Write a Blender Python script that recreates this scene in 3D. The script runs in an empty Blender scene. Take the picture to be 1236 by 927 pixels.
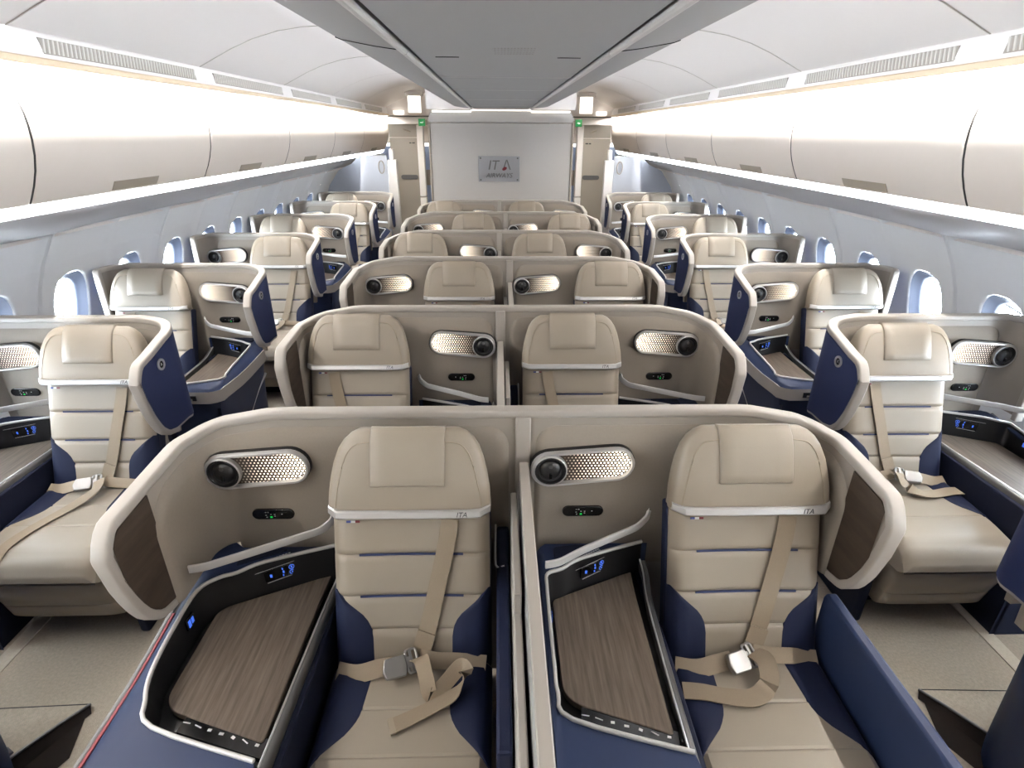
import bpy, bmesh, math, random
from mathutils import Vector, Matrix
random.seed(7)
S = bpy.context.scene
COL = S.collection
PI = math.pi

# ------------------------------------------------------------------ materials
def lin(r, g, b):
    f = lambda c: (c/255/12.92) if c/255 <= .04045 else ((c/255+.055)/1.055)**2.4
    return (f(r), f(g), f(b), 1)

def mat(name, rgb, rough=.5, metal=0., bump=0., bscale=200., var=0., vscale=30., spec=.5, coat=0., emit=None, estr=0.):
    m = bpy.data.materials.new(name); m.use_nodes = True
    nt = m.node_tree; p = nt.nodes['Principled BSDF']
    c = lin(*rgb)
    p.inputs['Base Color'].default_value = c
    p.inputs['Roughness'].default_value = rough
    p.inputs['Metallic'].default_value = metal
    p.inputs['Specular IOR Level'].default_value = spec
    p.inputs['Coat Weight'].default_value = coat
    tc = nt.nodes.new('ShaderNodeTexCoord')
    if var > 0:
        n = nt.nodes.new('ShaderNodeTexNoise'); n.inputs['Scale'].default_value = vscale; n.inputs['Detail'].default_value = 4
        nt.links.new(tc.outputs['Object'], n.inputs['Vector'])
        mx = nt.nodes.new('ShaderNodeMix'); mx.data_type = 'RGBA'
        mx.inputs['A'].default_value = tuple(x*(1-var) for x in c[:3])+(1,)
        mx.inputs['B'].default_value = tuple(min(1, x*(1+var)) for x in c[:3])+(1,)
        nt.links.new(n.outputs['Fac'], mx.inputs['Factor']); nt.links.new(mx.outputs['Result'], p.inputs['Base Color'])
    if bump > 0:
        n = nt.nodes.new('ShaderNodeTexNoise'); n.inputs['Scale'].default_value = bscale; n.inputs['Detail'].default_value = 3
        nt.links.new(tc.outputs['Object'], n.inputs['Vector'])
        b = nt.nodes.new('ShaderNodeBump'); b.inputs['Strength'].default_value = bump; b.inputs['Distance'].default_value = .002
        nt.links.new(n.outputs['Fac'], b.inputs['Height']); nt.links.new(b.outputs['Normal'], p.inputs['Normal'])
    if emit:
        p.inputs['Emission Color'].default_value = lin(*emit); p.inputs['Emission Strength'].default_value = estr
    return m

def wood_mat(name, c1, c2):
    m = bpy.data.materials.new(name); m.use_nodes = True
    nt = m.node_tree; p = nt.nodes['Principled BSDF']; p.inputs['Roughness'].default_value = .5; p.inputs['Specular IOR Level'].default_value = .25
    tc = nt.nodes.new('ShaderNodeTexCoord'); mp = nt.nodes.new('ShaderNodeMapping')
    mp.inputs['Scale'].default_value = (90, 5, 40); mp.inputs['Rotation'].default_value = (0, 0, .12)
    nt.links.new(tc.outputs['Object'], mp.inputs['Vector'])
    n = nt.nodes.new('ShaderNodeTexNoise'); n.inputs['Scale'].default_value = 1.0; n.inputs['Detail'].default_value = 6; n.inputs['Roughness'].default_value = .6
    nt.links.new(mp.outputs['Vector'], n.inputs['Vector'])
    r = nt.nodes.new('ShaderNodeValToRGB'); r.color_ramp.elements[0].position = .3; r.color_ramp.elements[1].position = .72
    r.color_ramp.elements[0].color = lin(*c1); r.color_ramp.elements[1].color = lin(*c2)
    nt.links.new(n.outputs['Fac'], r.inputs['Fac']); nt.links.new(r.outputs['Color'], p.inputs['Base Color'])
    return m

M = {}
M['leather'] = mat('beige_leather', (142, 132, 118), .45, bump=.12, bscale=350, var=.04, vscale=12)
M['seam'] = mat('stitched_seam', (146, 134, 116), .7)
M['navy_seam'] = mat('navy_stitching', (32, 42, 78), .7)
M['navy_leather'] = mat('navy_leather', (17, 24, 47), .65, spec=.2, bump=.15, bscale=300, var=.08, vscale=20)
M['navy'] = mat('navy_moulding', (32, 42, 67), .48, var=.05, vscale=15, spec=.2)
M['navy_panel'] = mat('navy_fabric', (27, 36, 68), .75, spec=.2, bump=.2, bscale=500, var=.1, vscale=120)
M['dark_navy'] = mat('dark_navy_panel', (15, 20, 38), .7, spec=.2, var=.08)
M['rim'] = mat('warm_grey_edging', (162, 156, 148), .42, var=.03)
M['shell'] = mat('warm_grey_shell', (146, 139, 130), .5, var=.03)
M['liner'] = mat('taupe_padding', (135, 126, 115), .75, bump=.25, bscale=600, var=.06, vscale=150)
M['bright_trim'] = mat('light_grey_trim', (192, 190, 187), .42, metal=.2)
M['edge_grey'] = mat('grey_edge_strip', (104, 103, 102), .5)
M['silver'] = mat('satin_silver', (205, 204, 203), .33, metal=.55)
M['steel'] = mat('polished_steel', (158, 156, 153), .4, metal=.95)
M['gunmetal'] = mat('gunmetal', (96, 95, 94), .35, metal=.6)
M['black'] = mat('black_plastic', (14, 14, 16), .4)
M['black_gloss'] = mat('gloss_black', (10, 10, 12), .2)
M['wood'] = wood_mat('brown_wood_veneer', (70, 61, 53), (106, 95, 84))
M['wood_dark'] = wood_mat('dark_wood_veneer', (42, 35, 29), (64, 54, 46))
M['belt'] = mat('tan_webbing', (136, 122, 103), .75, bump=.4, bscale=900, var=.06, vscale=200)
M['blue_icon'] = mat('blue_backlit_icons', (40, 70, 160), .5, emit=(80, 130, 255), estr=.75)
M['green_led'] = mat('green_indicator', (20, 140, 60), .5, emit=(30, 220, 90), estr=.9)
M['white_mark'] = mat('white_printing', (215, 215, 215), .6)
M['red'] = mat('red_stripe', (105, 16, 28), .5)
M['dark_print'] = mat('dark_printing', (45, 45, 52), .5)
M['blue_print'] = mat('blue_printing', (40, 55, 120), .5)
M['bin'] = mat('white_bin_plastic', (213, 202, 191), .38, var=.01)
M['bin_latch'] = mat('grey_bin_latch', (150, 139, 124), .5)
M['gap'] = mat('dark_joint', (30, 27, 25), .8)
M['ceil'] = mat('ceiling_plastic', (236, 231, 227), .55, var=.01)
M['canopy'] = mat('canopy_plastic', (148, 146, 144), .5, var=.015)  # ceiling off-white greyed; shade under the canopy is put into the colour
M['canopy_rail_dark'] = mat('speaker_hole_grey', (150, 146, 141), .6)
M['canopy_rail'] = mat('canopy_rail', (196, 192, 187), .4)
M['side'] = mat('sidewall_plastic', (232, 234, 235), .7, var=.015, spec=.15)
M['psu'] = mat('service_panel_plastic', (160, 157, 157), .42, var=.01)
M['reveal'] = mat('window_surround_plastic', (52, 57, 70), .5)  # blue-grey daylight shade of the window recess put into the colour
M['gold'] = mat('pale_gold_trim', (226, 205, 174), .45)
M['grille'] = mat('air_grille', (205, 200, 192), .6)
M['grille_slot'] = mat('air_grille_slot', (158, 151, 142), .8)
M['partition'] = mat('partition_laminate', (180, 177, 173), .5, var=.02)
M['partition_blue'] = mat('side_partition_laminate', (176, 181, 190), .5, var=.02)
M['door'] = mat('beige_door', (146, 138, 127), .5, var=.02)
M['post'] = mat('white_post', (225, 221, 216), .4)
M['plaque'] = mat('frosted_plaque', (150, 151, 154), .25)
M['exit_green'] = mat('exit_sign_green', (10, 120, 62), .4, emit=(10, 150, 75), estr=.35)
M['mark_light'] = mat('exit_pictogram', (230, 240, 230), .4, emit=(230, 255, 235), estr=.6)
M['lit_white'] = mat('lit_diffuser', (245, 242, 235), .5, emit=(255, 248, 238), estr=2.0)
M['led_strip'] = mat('light_strip_diffuser', (245, 242, 235), .5, emit=(255, 252, 248), estr=1500.0)
M['side_strip'] = mat('sidewall_strip_diffuser', (245, 245, 245), .5, emit=(240, 247, 255), estr=12.0)
M['cove_strip'] = mat('cove_diffuser', (245, 245, 245), .5, emit=(236, 244, 255), estr=58.0)  # unseen glowing strip, added to brighten the dome
M['wash_strip'] = mat('bin_wash_diffuser', (245, 242, 235), .5, emit=(242, 247, 255), estr=10.0)
M['ramp'] = mat('dark_floor_plastic', (25, 21, 19), .9, spec=.1)
M['ramp_edge'] = mat('grey_floor_strip', (66, 66, 72), .4)
M['outside'] = mat('far_cabin_blue', (150, 165, 195), .6)

def carpet_mat():
    m = mat('beige_carpet', (152, 141, 125), .95, bump=.9, bscale=420, var=.28, vscale=95)
    return m
M['carpet'] = carpet_mat()
M['carpet_strip'] = mat('carpet_track_cover', (178, 167, 150), .9, bump=.5, bscale=400, var=.12, vscale=100)

def glass_mat():
    m = bpy.data.materials.new('window_glass'); m.use_nodes = True
    nt = m.node_tree; nt.nodes.clear()
    o = nt.nodes.new('ShaderNodeOutputMaterial'); t = nt.nodes.new('ShaderNodeBsdfTransparent'); g = nt.nodes.new('ShaderNodeBsdfGlossy')
    g.inputs['Roughness'].default_value = .03; mx = nt.nodes.new('ShaderNodeMixShader'); mx.inputs[0].default_value = .06
    nt.links.new(t.outputs[0], mx.inputs[1]); nt.links.new(g.outputs[0], mx.inputs[2]); nt.links.new(mx.outputs[0], o.inputs['Surface'])
    return m
M['glass'] = glass_mat()

def grille_mat():
    # perforated metal plate with a lamp behind its far end: bright dots, fading towards the spot
    m = bpy.data.materials.new('lit_perforated_plate'); m.use_nodes = True
    nt = m.node_tree; p = nt.nodes['Principled BSDF']; N = nt.nodes.new; L = nt.links.new
    p.inputs['Base Color'].default_value = lin(70, 58, 50); p.inputs['Metallic'].default_value = .5; p.inputs['Roughness'].default_value = .45
    uv = N('ShaderNodeUVMap'); a = .0115
    ds = []
    for off in (0., .5):
        v = N('ShaderNodeVectorMath'); v.operation = 'MULTIPLY_ADD'; L(uv.outputs['UV'], v.inputs[0])
        v.inputs[1].default_value = (1/a, 1/(a*1.732), 0); v.inputs[2].default_value = (off+20, off+20, 0)
        f = N('ShaderNodeVectorMath'); f.operation = 'FRACTION'; L(v.outputs[0], f.inputs[0])
        s = N('ShaderNodeVectorMath'); s.operation = 'SUBTRACT'; L(f.outputs[0], s.inputs[0]); s.inputs[1].default_value = (.5, .5, 0)
        k = N('ShaderNodeVectorMath'); k.operation = 'MULTIPLY'; L(s.outputs[0], k.inputs[0]); k.inputs[1].default_value = (a, a*1.732, 0)
        le = N('ShaderNodeVectorMath'); le.operation = 'LENGTH'; L(k.outputs[0], le.inputs[0]); ds.append(le)
    mi = N('ShaderNodeMath'); mi.operation = 'MINIMUM'; L(ds[0].outputs['Value'], mi.inputs[0]); L(ds[1].outputs['Value'], mi.inputs[1])
    sep = N('ShaderNodeSeparateXYZ'); L(uv.outputs['UV'], sep.inputs[0])
    g = N('ShaderNodeMapRange'); L(sep.outputs['X'], g.inputs['Value'])
    g.inputs['From Min'].default_value = .0; g.inputs['From Max'].default_value = .20; g.inputs['To Min'].default_value = .02; g.inputs['To Max'].default_value = 1.
    rad = N('ShaderNodeMapRange'); L(sep.outputs['X'], rad.inputs['Value'])
    rad.inputs['From Min'].default_value = 0; rad.inputs['From Max'].default_value = .2; rad.inputs['To Min'].default_value = .0024; rad.inputs['To Max'].default_value = .0038
    lt = N('ShaderNodeMath'); lt.operation = 'LESS_THAN'; L(mi.outputs[0], lt.inputs[0]); L(rad.outputs[0], lt.inputs[1])
    e = N('ShaderNodeMath'); e.operation = 'MULTIPLY'; L(lt.outputs[0], e.inputs[0]); L(g.outputs[0], e.inputs[1])
    e2 = N('ShaderNodeMath'); e2.operation = 'MULTIPLY'; L(e.outputs[0], e2.inputs[0]); e2.inputs[1].default_value = 5.0
    p.inputs['Emission Color'].default_value = lin(255, 238, 216); L(e2.outputs[0], p.inputs['Emission Strength'])
    return m
M['perforated'] = grille_mat()

# ------------------------------------------------------------------ builders
SX = 1
def obj(name, vf, m, parent=None, smooth=True, bevel=0., seg=2, uv=None, angle=35, mirror=True):
    """link one mesh object; canonical x is mirrored when SX is -1"""
    v, f = vf
    sx = SX if mirror else 1
    me = bpy.data.meshes.new(name)
    me.from_pydata([(p[0]*sx, p[1], p[2]) for p in v], [], [tuple(reversed(q)) if sx < 0 else tuple(q) for q in f])
    me.materials.append(m)
    if uv:
        lay = me.uv_layers.new(name='UVMap')
        for l in me.loops:
            lay.data[l.index].uv = uv[l.vertex_index]
    if smooth:
        for p in me.polygons: p.use_smooth = True
    me.update()
    o = bpy.data.objects.new(name, me); COL.objects.link(o)
    if smooth and angle:
        me.set_sharp_from_angle(angle=math.radians(angle))
    if bevel:
        b = o.modifiers.new('Bevel', 'BEVEL'); b.width = bevel; b.segments = seg; b.limit_method = 'ANGLE'; b.angle_limit = math.radians(40)
        b.harden_normals = False
    if parent: o.parent = parent
    return o

def thing(name, label, cat, loc=(0, 0, 0), group=None):
    o = bpy.data.objects.new(name, None); COL.objects.link(o); o.location = loc; o.empty_display_size = .1
    o['label'] = label; o['category'] = cat
    if group: o['group'] = group
    return o

def tag(o, label, cat, group=None):
    o['label'] = label; o['category'] = cat
    if group: o['group'] = group
    return o

def struct(name, vf, m, **k):
    o = obj(name, vf, m, mirror=False, **k)
    if not k.get('parent'): o['kind'] = 'structure'
    return o

def copy_tree(o, loc=None, label=None, parent=None):
    c = o.copy(); COL.objects.link(c)
    if parent: c.parent = parent
    if loc is not None: c.location = loc
    if label: c['label'] = label
    for ch in list(o.children): copy_tree(ch, parent=c)
    return c

def join(*vfs):
    V, F = [], []
    for v, f in vfs:
        n = len(V); V += list(v); F += [tuple(i+n for i in q) for q in f]
    return V, F

def box(x0, x1, y0, y1, z0, z1):
    v = [(x, y, z) for z in (z0, z1) for y in (y0, y1) for x in (x0, x1)]
    return v, [(0, 2, 3, 1), (4, 5, 7, 6), (0, 1, 5, 4), (2, 6, 7, 3), (0, 4, 6, 2), (1, 3, 7, 5)]

def grid(rows, close_u=False, close_v=False):
    """rows: list of lists of points"""
    n, k = len(rows), len(rows[0]); V = [p for r in rows for p in r]; F = []
    for i in range(n if close_v else n-1):
        for j in range(k if close_u else k-1):
            a, b = i*k+j, i*k+(j+1) % k; c, d = ((i+1) % n)*k+(j+1) % k, ((i+1) % n)*k+j
            F.append((a, b, c, d))
    return V, F

def loft(secs, cap=True):
    V, F = grid(secs, close_u=True); k = len(secs[0]); n = len(secs)
    if cap:
        F.append(tuple(reversed(range(k)))); F.append(tuple((n-1)*k+i for i in range(k)))
    return V, F

def prism(poly, z0, z1):
    """vertical prism over a plan polygon (counter-clockwise); z1 may be a function of (x,y)"""
    k = len(poly); zf = z1 if callable(z1) else (lambda x, y: z1)
    V = [(x, y, z0) for x, y in poly]+[(x, y, zf(x, y)) for x, y in poly]
    F = [tuple(reversed(range(k))), tuple(range(k, 2*k))]+[(i, (i+1) % k, k+(i+1) % k, k+i) for i in range(k)]
    return V, F

def face_prism(poly, y0, y1):
    """prism over an (x,z) outline, from y0 (front, nearer) to y1 (back); outline counter-clockwise seen from the front (-y)"""
    k = len(poly)
    V = [(x, y0, z) for x, z in poly]+[(x, y1, z) for x, z in poly]
    F = [tuple(range(k)), tuple(reversed(range(k, 2*k)))]+[(i, k+i, k+(i+1) % k, (i+1) % k) for i in range(k)]
    return V, F

def sup(n, k=24):
    out = []
    for i in range(k):
        a = 2*PI*i/k; c, s = math.cos(a), math.sin(a)
        out.append((math.copysign(abs(c)**(2/n), c), math.copysign(abs(s)**(2/n), s)))
    return out

def sweep(path, prof, normals, closed=False, cap=True):
    """prof (a,b): a along the given normal, b along tangent x normal"""
    n = len(path); secs = []
    P = [Vector(p) for p in path]
    for i in range(n):
        if closed: t = P[(i+1) % n]-P[i-1]
        else: t = P[min(i+1, n-1)]-P[max(i-1, 0)]
        t.normalize(); w = Vector(normals[i] if isinstance(normals, list) else normals)
        w = (w - t*w.dot(t)).normalized(); b = t.cross(w)
        secs.append([tuple(P[i]+w*a+b*c) for a, c in prof])
    V, F = grid(secs, close_u=True, close_v=closed)
    F = [tuple(reversed(q)) for q in F]
    if cap and not closed:
        k = len(prof); F.append(tuple(range(k))); F.append(tuple(reversed([(n-1)*k+i for i in range(k)])))
    return V, F

def tube(path, r, k=10, closed=False):
    prof = [(r*math.cos(2*PI*i/k), r*math.sin(2*PI*i/k)) for i in range(k)]
    nrm = []
    P = [Vector(p) for p in path]
    for i in range(len(P)):
        t = (P[min(i+1, len(P)-1)]-P[max(i-1, 0)]); t.normalize()
        nrm.append(Vector((0, 0, 1)) if abs(t.z) < .9 else Vector((0, 1, 0)))
    return sweep(path, prof, nrm, closed)

def rrect(w, h, r=.3, k=4):
    """rounded-rectangle profile, half sizes w,h"""
    r = min(w, h)*r; out = []
    for cx, cy, a0 in ((w-r, h-r, 0), (-w+r, h-r, 90), (-w+r, -h+r, 180), (w-r, -h+r, 270)):
        for i in range(k+1):
            a = math.radians(a0+90*i/k); out.append((cx+r*math.cos(a), cy+r*math.sin(a)))
    return out

def smooth_path(pts, n=8, closed=False):
    """Catmull-Rom through the points"""
    out = []; m = len(pts); P = [Vector(p) for p in pts]
    rng = range(m) if closed else range(m-1)
    for i in rng:
        p0 = P[(i-1) % m] if closed or i > 0 else P[0]; p1 = P[i]; p2 = P[(i+1) % m]
        p3 = P[(i+2) % m] if closed or i+2 < m else P[m-1]
        for j in range(n):
            t = j/n
            out.append(tuple(.5*((2*p1)+(p2-p0)*t+(2*p0-5*p1+4*p2-p3)*t*t+(3*p1-p0-3*p2+p3)*t**3)))
    if not closed: out.append(tuple(P[-1]))
    return out

def round_poly(pts, rad, k=5):
    """round the corners of a closed polygon (2D or 3D points); rad a number or a list"""
    out = []; n = len(pts)
    for i in range(n):
        p = Vector(pts[i]); a = Vector(pts[i-1])-p; b = Vector(pts[(i+1) % n])-p
        r = rad[i] if isinstance(rad, (list, tuple)) else rad
        r = min(r, a.length*.49, b.length*.49)
        s, e = p+a.normalized()*r, p+b.normalized()*r
        for j in range(k+1):
            t = j/k; out.append(tuple((s*(1-t)+p*t)*(1-t)+(p*(1-t)+e*t)*t))
    return out

def interp(x, xs, ys):
    if x <= xs[0]: return ys[0]
    for i in range(len(xs)-1):
        if x <= xs[i+1]:
            t = (x-xs[i])/(xs[i+1]-xs[i]); return ys[i]+(ys[i+1]-ys[i])*t
    return ys[-1]

def ribbon(pts, wdirs, w, th=.003):
    """flat webbing: centre points, width directions"""
    P = [Vector(p) for p in pts]; secs = []
    for i in range(len(P)):
        t = (P[min(i+1, len(P)-1)]-P[max(i-1, 0)]).normalized()
        d = Vector(wdirs[i]); d = (d-t*d.dot(t)).normalized(); n = t.cross(d)
        h = w/2
        secs.append([tuple(P[i]+d*a+n*b) for a, b in ((-h, -th/2), (h, -th/2), (h, th/2), (-h, th/2))])
    return loft(secs)

def text_mesh(txt, size, depth, font_shear=0.):
    cu = bpy.data.curves.new('lettering', 'FONT'); cu.body = txt; cu.size = size; cu.extrude = depth; cu.align_x = 'CENTER'; cu.align_y = 'CENTER'
    cu.shear = font_shear; cu.resolution_u = 3
    o = bpy.data.objects.new('lettering', cu); COL.objects.link(o)
    dg = bpy.context.evaluated_depsgraph_get(); dg.update()
    me = bpy.data.meshes.new_from_object(o.evaluated_get(dg))
    v = [tuple(q.co) for q in me.vertices]; f = [tuple(p.vertices) for p in me.polygons]
    bpy.data.objects.remove(o); bpy.data.curves.remove(cu); bpy.data.meshes.remove(me)
    return v, f

def xf(vf, mtx):
    return [tuple(mtx @ Vector(p)) for p in vf[0]], vf[1]

# ------------------------------------------------------------------ the seat (canonical: console on -x, belt on +x, shell rim at y=0)
B0 = Vector((0, -.335, .48)); BD = Vector((0, .160, .465)).normalized(); BN = Vector((0, -BD.z, BD.y))
def bp(x, v, off=0.):
    """point on the backrest front: x across, v up along the recline"""
    dish = .012*(abs(x)/.235)**2
    q = B0+BD*v+BN*(off+dish); return (x, q.y, q.z)

def build_seat(label, group, loc, belt='loop', legrest=True, logo=True):
    t = thing('airliner_seat', label, 'seat', loc, group)
    # backrest: padded slab with stitched grooves
    secs = []; V0, V1 = -.02, .50; seams = (.115, .222, .352)
    vs = sorted(set([V0, V0+.006, V0+.02, V1-.02, V1-.006, V1]+[V0+.02+i*(V1-V0-.04)/22 for i in range(23)]+[s+d for s in seams for d in (-.010, -.005, 0, .005, .010)]))
    xs = [-.235, -.233, -.226, -.212, -.19, -.15, -.1, -.05, 0, .05, .1, .15, .19, .212, .226, .233, .235]
    for v in vs:
        e = min(v-V0, V1-v); end = -.02*(1-min(1, e/.02))**2
        g = 0
        for s in seams: g -= .007*max(0, 1-abs(v-s)/.010)
        row = []
        for x in xs:
            d = .235-abs(x); edge = -.035*(1-min(1, d/.045))**2.2
            row.append(bp(x, v, edge+end+g*(1 if d > .02 else .3)))
        for x in reversed(xs): row.append(tuple(Vector((x, B0.y, B0.z))+BD*v-BN*.055))
        secs.append(row)
    back = obj('backrest', loft([list(r) for r in secs]), M['leather'], t)
    # navy back of the seat, a little wider
    obj('back_shell', loft([[tuple(Vector((x, B0.y, B0.z))+BD*v-BN*d) for x, d in ((-.236, .095), (.236, .095), (.239, .03), (.225, .02), (-.225, .02), (-.239, .03))] for v in (-.03, .2, .49)]), M['navy_leather'], t, bevel=.008)
    # dark stitch lines, across the middle
    for s in seams[1:]:
        obj('stitch_line', ribbon([bp(x, s, -.0015) for x in [-.155+i*.031 for i in range(11)]], [tuple(BD)]*11, .006, .004), M['navy_seam'], back)
    # navy side bolsters
    for sgn in (-1, 1):
        secs = []
        for i in range(15):
            v = -.018+i*(.256)/14
            xi = interp(v, [-.02, .10, .135, .16, .238], [.118, .120, .128, .143, .228])
            xo = .2365
            row = []
            N = 6
            for j in range(N+1):
                x = xi+(xo-xi)*j/N; d = .235-x; edge = -.035*(1-min(1, max(d, 0)/.045))**2.2
                row.append(bp(sgn*x, v, edge+(.005 if 0 < j else .001)))
            for j in range(N, -1, -1):
                x = xi+(xo-xi)*j/N
                row.append(bp(sgn*x, v, -.03-.012*(j == N)))
            secs.append(row)
        vf = loft(secs)
        if sgn > 0: vf = (vf[0], [tuple(reversed(q)) for q in vf[1]])
        obj('side_bolster', vf, M['navy_leather'], t, angle=50)
    # headrest
    hr = []
    H = [(.475, .225, .030), (.482, .238, .042), (.50, .2405, .050), (.55, .237, .054), (.60, .229, .055), (.64, .220, .053), (.68, .207, .049), (.706, .190, .043), (.724, .170, .034), (.735, .148, .020)]
    for v, a, b in H:
        c = Vector((0, B0.y, B0.z))+BD*v-BN*.012
        hr.append([tuple(c+Vector((x*a, 0, 0))+BN*(-s*b)) for x, s in sup(5 if v < .65 else 4, 40)])
    head = obj('headrest', loft([list(reversed(r)) for r in hr]), M['leather'], t, angle=60)
    # seam down the rounded corners of the headrest
    for sgn in (-1, 1):
        pts = []
        for q, v in ((.108, .700), (.150, .693), (.172, .672), (.186, .64), (.203, .57), (.214, .50)):
            a = interp(v, [h[0] for h in H], [h[1] for h in H]); b = interp(v, [h[0] for h in H], [h[2] for h in H])
            s = (1-min(.999, q/a)**5)**(1/5); c = Vector((sgn*q, B0.y, B0.z))+BD*v+BN*(-.012+s*b+.0005)
            pts.append(tuple(c))
        obj('head_seam', tube(smooth_path(pts, 4), .0016, 6), M['seam'], head)
    # leather flap over the middle of the headrest
    fl = []
    for v in (.572, .576, .60, .64, .68, .71, .729, .7385, .741):
        b = interp(v, [h[0] for h in H], [h[2] for h in H]); wv = .108 if v < .70 else .108
        th = .0075 if v > .573 else .004
        row = []
        for x in (-wv, -wv+.004, -.06, 0, .06, wv-.004, wv):
            th2 = th if abs(x) < wv-.002 else th*.4
            row.append(tuple(Vector((x, B0.y, B0.z))+BD*v+BN*(-.012+b+th2)))
        for x in (wv, -wv):
            row.append(tuple(Vector((x, B0.y, B0.z))+BD*v+BN*(-.012+b*.6-.006)))
        fl.append(row)
    obj('head_flap', loft(fl), M['leather'], head, angle=50)
    # silver bar under the headrest
    bar = []
    for i in range(17):
        x = -.238+.476*i/16; up = .010*max(0, (abs(x)-.19)/.048)**2; dp = .03*max(0, (abs(x)-.20)/.038)**2
        c = Vector((x, B0.y, B0.z))+BD*(.488+up)+BN*(.042-dp)
        bar.append([tuple(c+BD*a+BN*b) for a, b in ((-.0125, -.022), (-.0125, .004), (-.008, .010), (.008, .010), (.0125, .004), (.0125, -.022))])
    barO = obj('trim_bar', loft(bar), M['silver'], t)
    if logo:
        mt = Matrix(((1, 0, 0), (0, BD.y, BN.y), (0, BD.z, BN.z))).to_4x4(); cc = Vector((0.155, B0.y, B0.z))+BD*.488+BN*.0525
        mt.translation = cc
        obj('logo', xf(text_mesh('ITA', .021, .0006, .25), mt), M['dark_print'], barO, mirror=False, smooth=False)
        cc2 = Vector((-.165*SX, B0.y, B0.z))+BD*.462+BN*.022
        for dx, mm in ((-.013, 'blue_print'), (0, 'white_mark'), (.013, 'red')):
            pass
        fx = -.165*SX
        obj('flag_tag', join(*[(xf(box(-.0065, .0065, -.003, .003, 0, .003), Matrix(((1, 0, 0, fx+dx), (0, BD.y, BN.y, cc2.y), (0, BD.z, BN.z, cc2.z), (0, 0, 0, 1))))) for dx in (-.013*SX,)]), M['blue_print'], barO)
        obj('flag_tag', join(*[(xf(box(-.0065, .0065, -.003, .003, 0, .003), Matrix(((1, 0, 0, fx+dx), (0, BD.y, BN.y, cc2.y), (0, BD.z, BN.z, cc2.z), (0, 0, 0, 1))))) for dx in (.0,)]), M['white_mark'], barO)
        obj('flag_tag', join(*[(xf(box(-.0065, .0065, -.003, .003, 0, .003), Matrix(((1, 0, 0, fx+dx), (0, BD.y, BN.y, cc2.y), (0, BD.z, BN.z, cc2.z), (0, 0, 0, 1))))) for dx in (.013*SX,)]), M['red'], barO)
    # seat cushion
    def ztop(y): return interp(y, [-.82, -.79, -.74, -.66, -.5, -.36, -.33], [.40, .452, .478, .490, .494, .496, .49])
    cs = []; cseams = (-.485, -.615)
    ys = sorted(set([-.82+i*.49/30 for i in range(31)]+[s+d for s in cseams for d in (-.006, 0, .006)]+[-.815, -.805]))
    xs2 = [-.24, -.237, -.228, -.21, -.17, -.11, -.05, 0, .05, .11, .17, .21, .228, .237, .24]
    for y in ys:
        zt = ztop(y); g = sum(-.004*max(0, 1-abs(y-s)/.006) for s in cseams)
        row = []
        for x in xs2:
            d = .24-abs(x); row.append((x, y, zt+g-.035*(1-min(1, d/.04))**2.2))
        zb = interp(y, [-.82, -.79, -.7], [.375, .352, .345])
        for x in reversed(xs2): row.append((x, y, zb))
        cs.append(row)
    vf = loft(cs); vf = (vf[0], [tuple(reversed(q)) for q in vf[1]])
    obj('seat_cushion', (vf[0], [tuple(reversed(q)) for q in vf[1]]), M['leather'], t)
    for sgn in (-1, 1):
        secs = []
        for i in range(17):
            y = -.635+i*.30/16
            xi = interp(y, [-.635, -.60, -.56, -.53, -.50, -.45, -.34], [.230, .196, .155, .134, .124, .120, .112])
            row = []; N = 5; xo = .2405
            for j in range(N+1):
                x = xi+(xo-xi)*j/N; d = .24-x
                row.append((sgn*x, y, ztop(y)-.035*(1-min(1, max(0, d)/.04))**2.2+(.0045 if j else .001)))
            for j in range(N, -1, -1): row.append((sgn*(xi+(xo-xi)*j/N), y, ztop(y)-.05-.03*(j == N)))
            secs.append(row)
        vf = loft(secs)
        if sgn < 0: vf = (vf[0], [tuple(reversed(q)) for q in vf[1]])
        obj('cushion_bolster', vf, M['navy_leather'], t, angle=50)
    # leg rest and frame below
    if legrest:
        lr = []
        for z, yf, yb, a in ((.105, -.70, -.655, .215), (.11, -.725, -.65, .224), (.13, -.748, -.65, .228), (.195, -.764, -.66, .23), (.20, -.760, -.66, .23), (.205, -.765, -.66, .23), (.27, -.785, -.67, .232), (.31, -.785, -.675, .232), (.333, -.765, -.69, .230), (.338, -.74, -.70, .225)):
            cy, hb = (yf+yb)/2, (yb-yf)/2
            lr.append([(x*a, cy+s*hb, z) for x, s in sup(6, 32)])
        obj('leg_rest', loft(lr), M['leather'], t, angle=60)
    obj('seat_frame', join(box(-.22, .22, -.64, -.30, .06, .34), box(-.20, .20, -.60, -.25, .0, .06)), M['dark_navy'], t, bevel=.01)
    # ---- belts
    sh = [(.118, .462), (.105, .38), (.078, .26), (.048, .13), (.022, .05), (.012, .018)]
    pts = [bp(x, v, .006+.004*math.sin(i)) for i, (x, v) in enumerate(sh)]
    b = obj('shoulder_belt', ribbon(smooth_path(pts, 5), [(1, -.1, 0)]*26, .052, .003), M['belt'], t)
    pp = smooth_path([bp(x, v, .0105+.004*math.sin(3)) for x, v in ((.043, .11), (.026, .055), (.012, .012))], 4)
    obj('belt_sleeve', ribbon(pp, [(1, -.1, 0)]*9, .056, .005), M['belt'], b)
    zc = .508
    l1 = smooth_path([(-.222, -.365, .498), (-.16, -.385, zc), (-.10, -.378, zc+.012), (-.055, -.372, zc+.018)], 4)
    l2 = smooth_path([(.02, -.345, zc+.02), (.07, -.352, zc+.012), (.14, -.350, zc+.004), (.222, -.350, .500)], 4)
    lap = obj('lap_belt', ribbon(l1, [(.15, .75, .62)]*13, .05), M['belt'], t)
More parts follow.
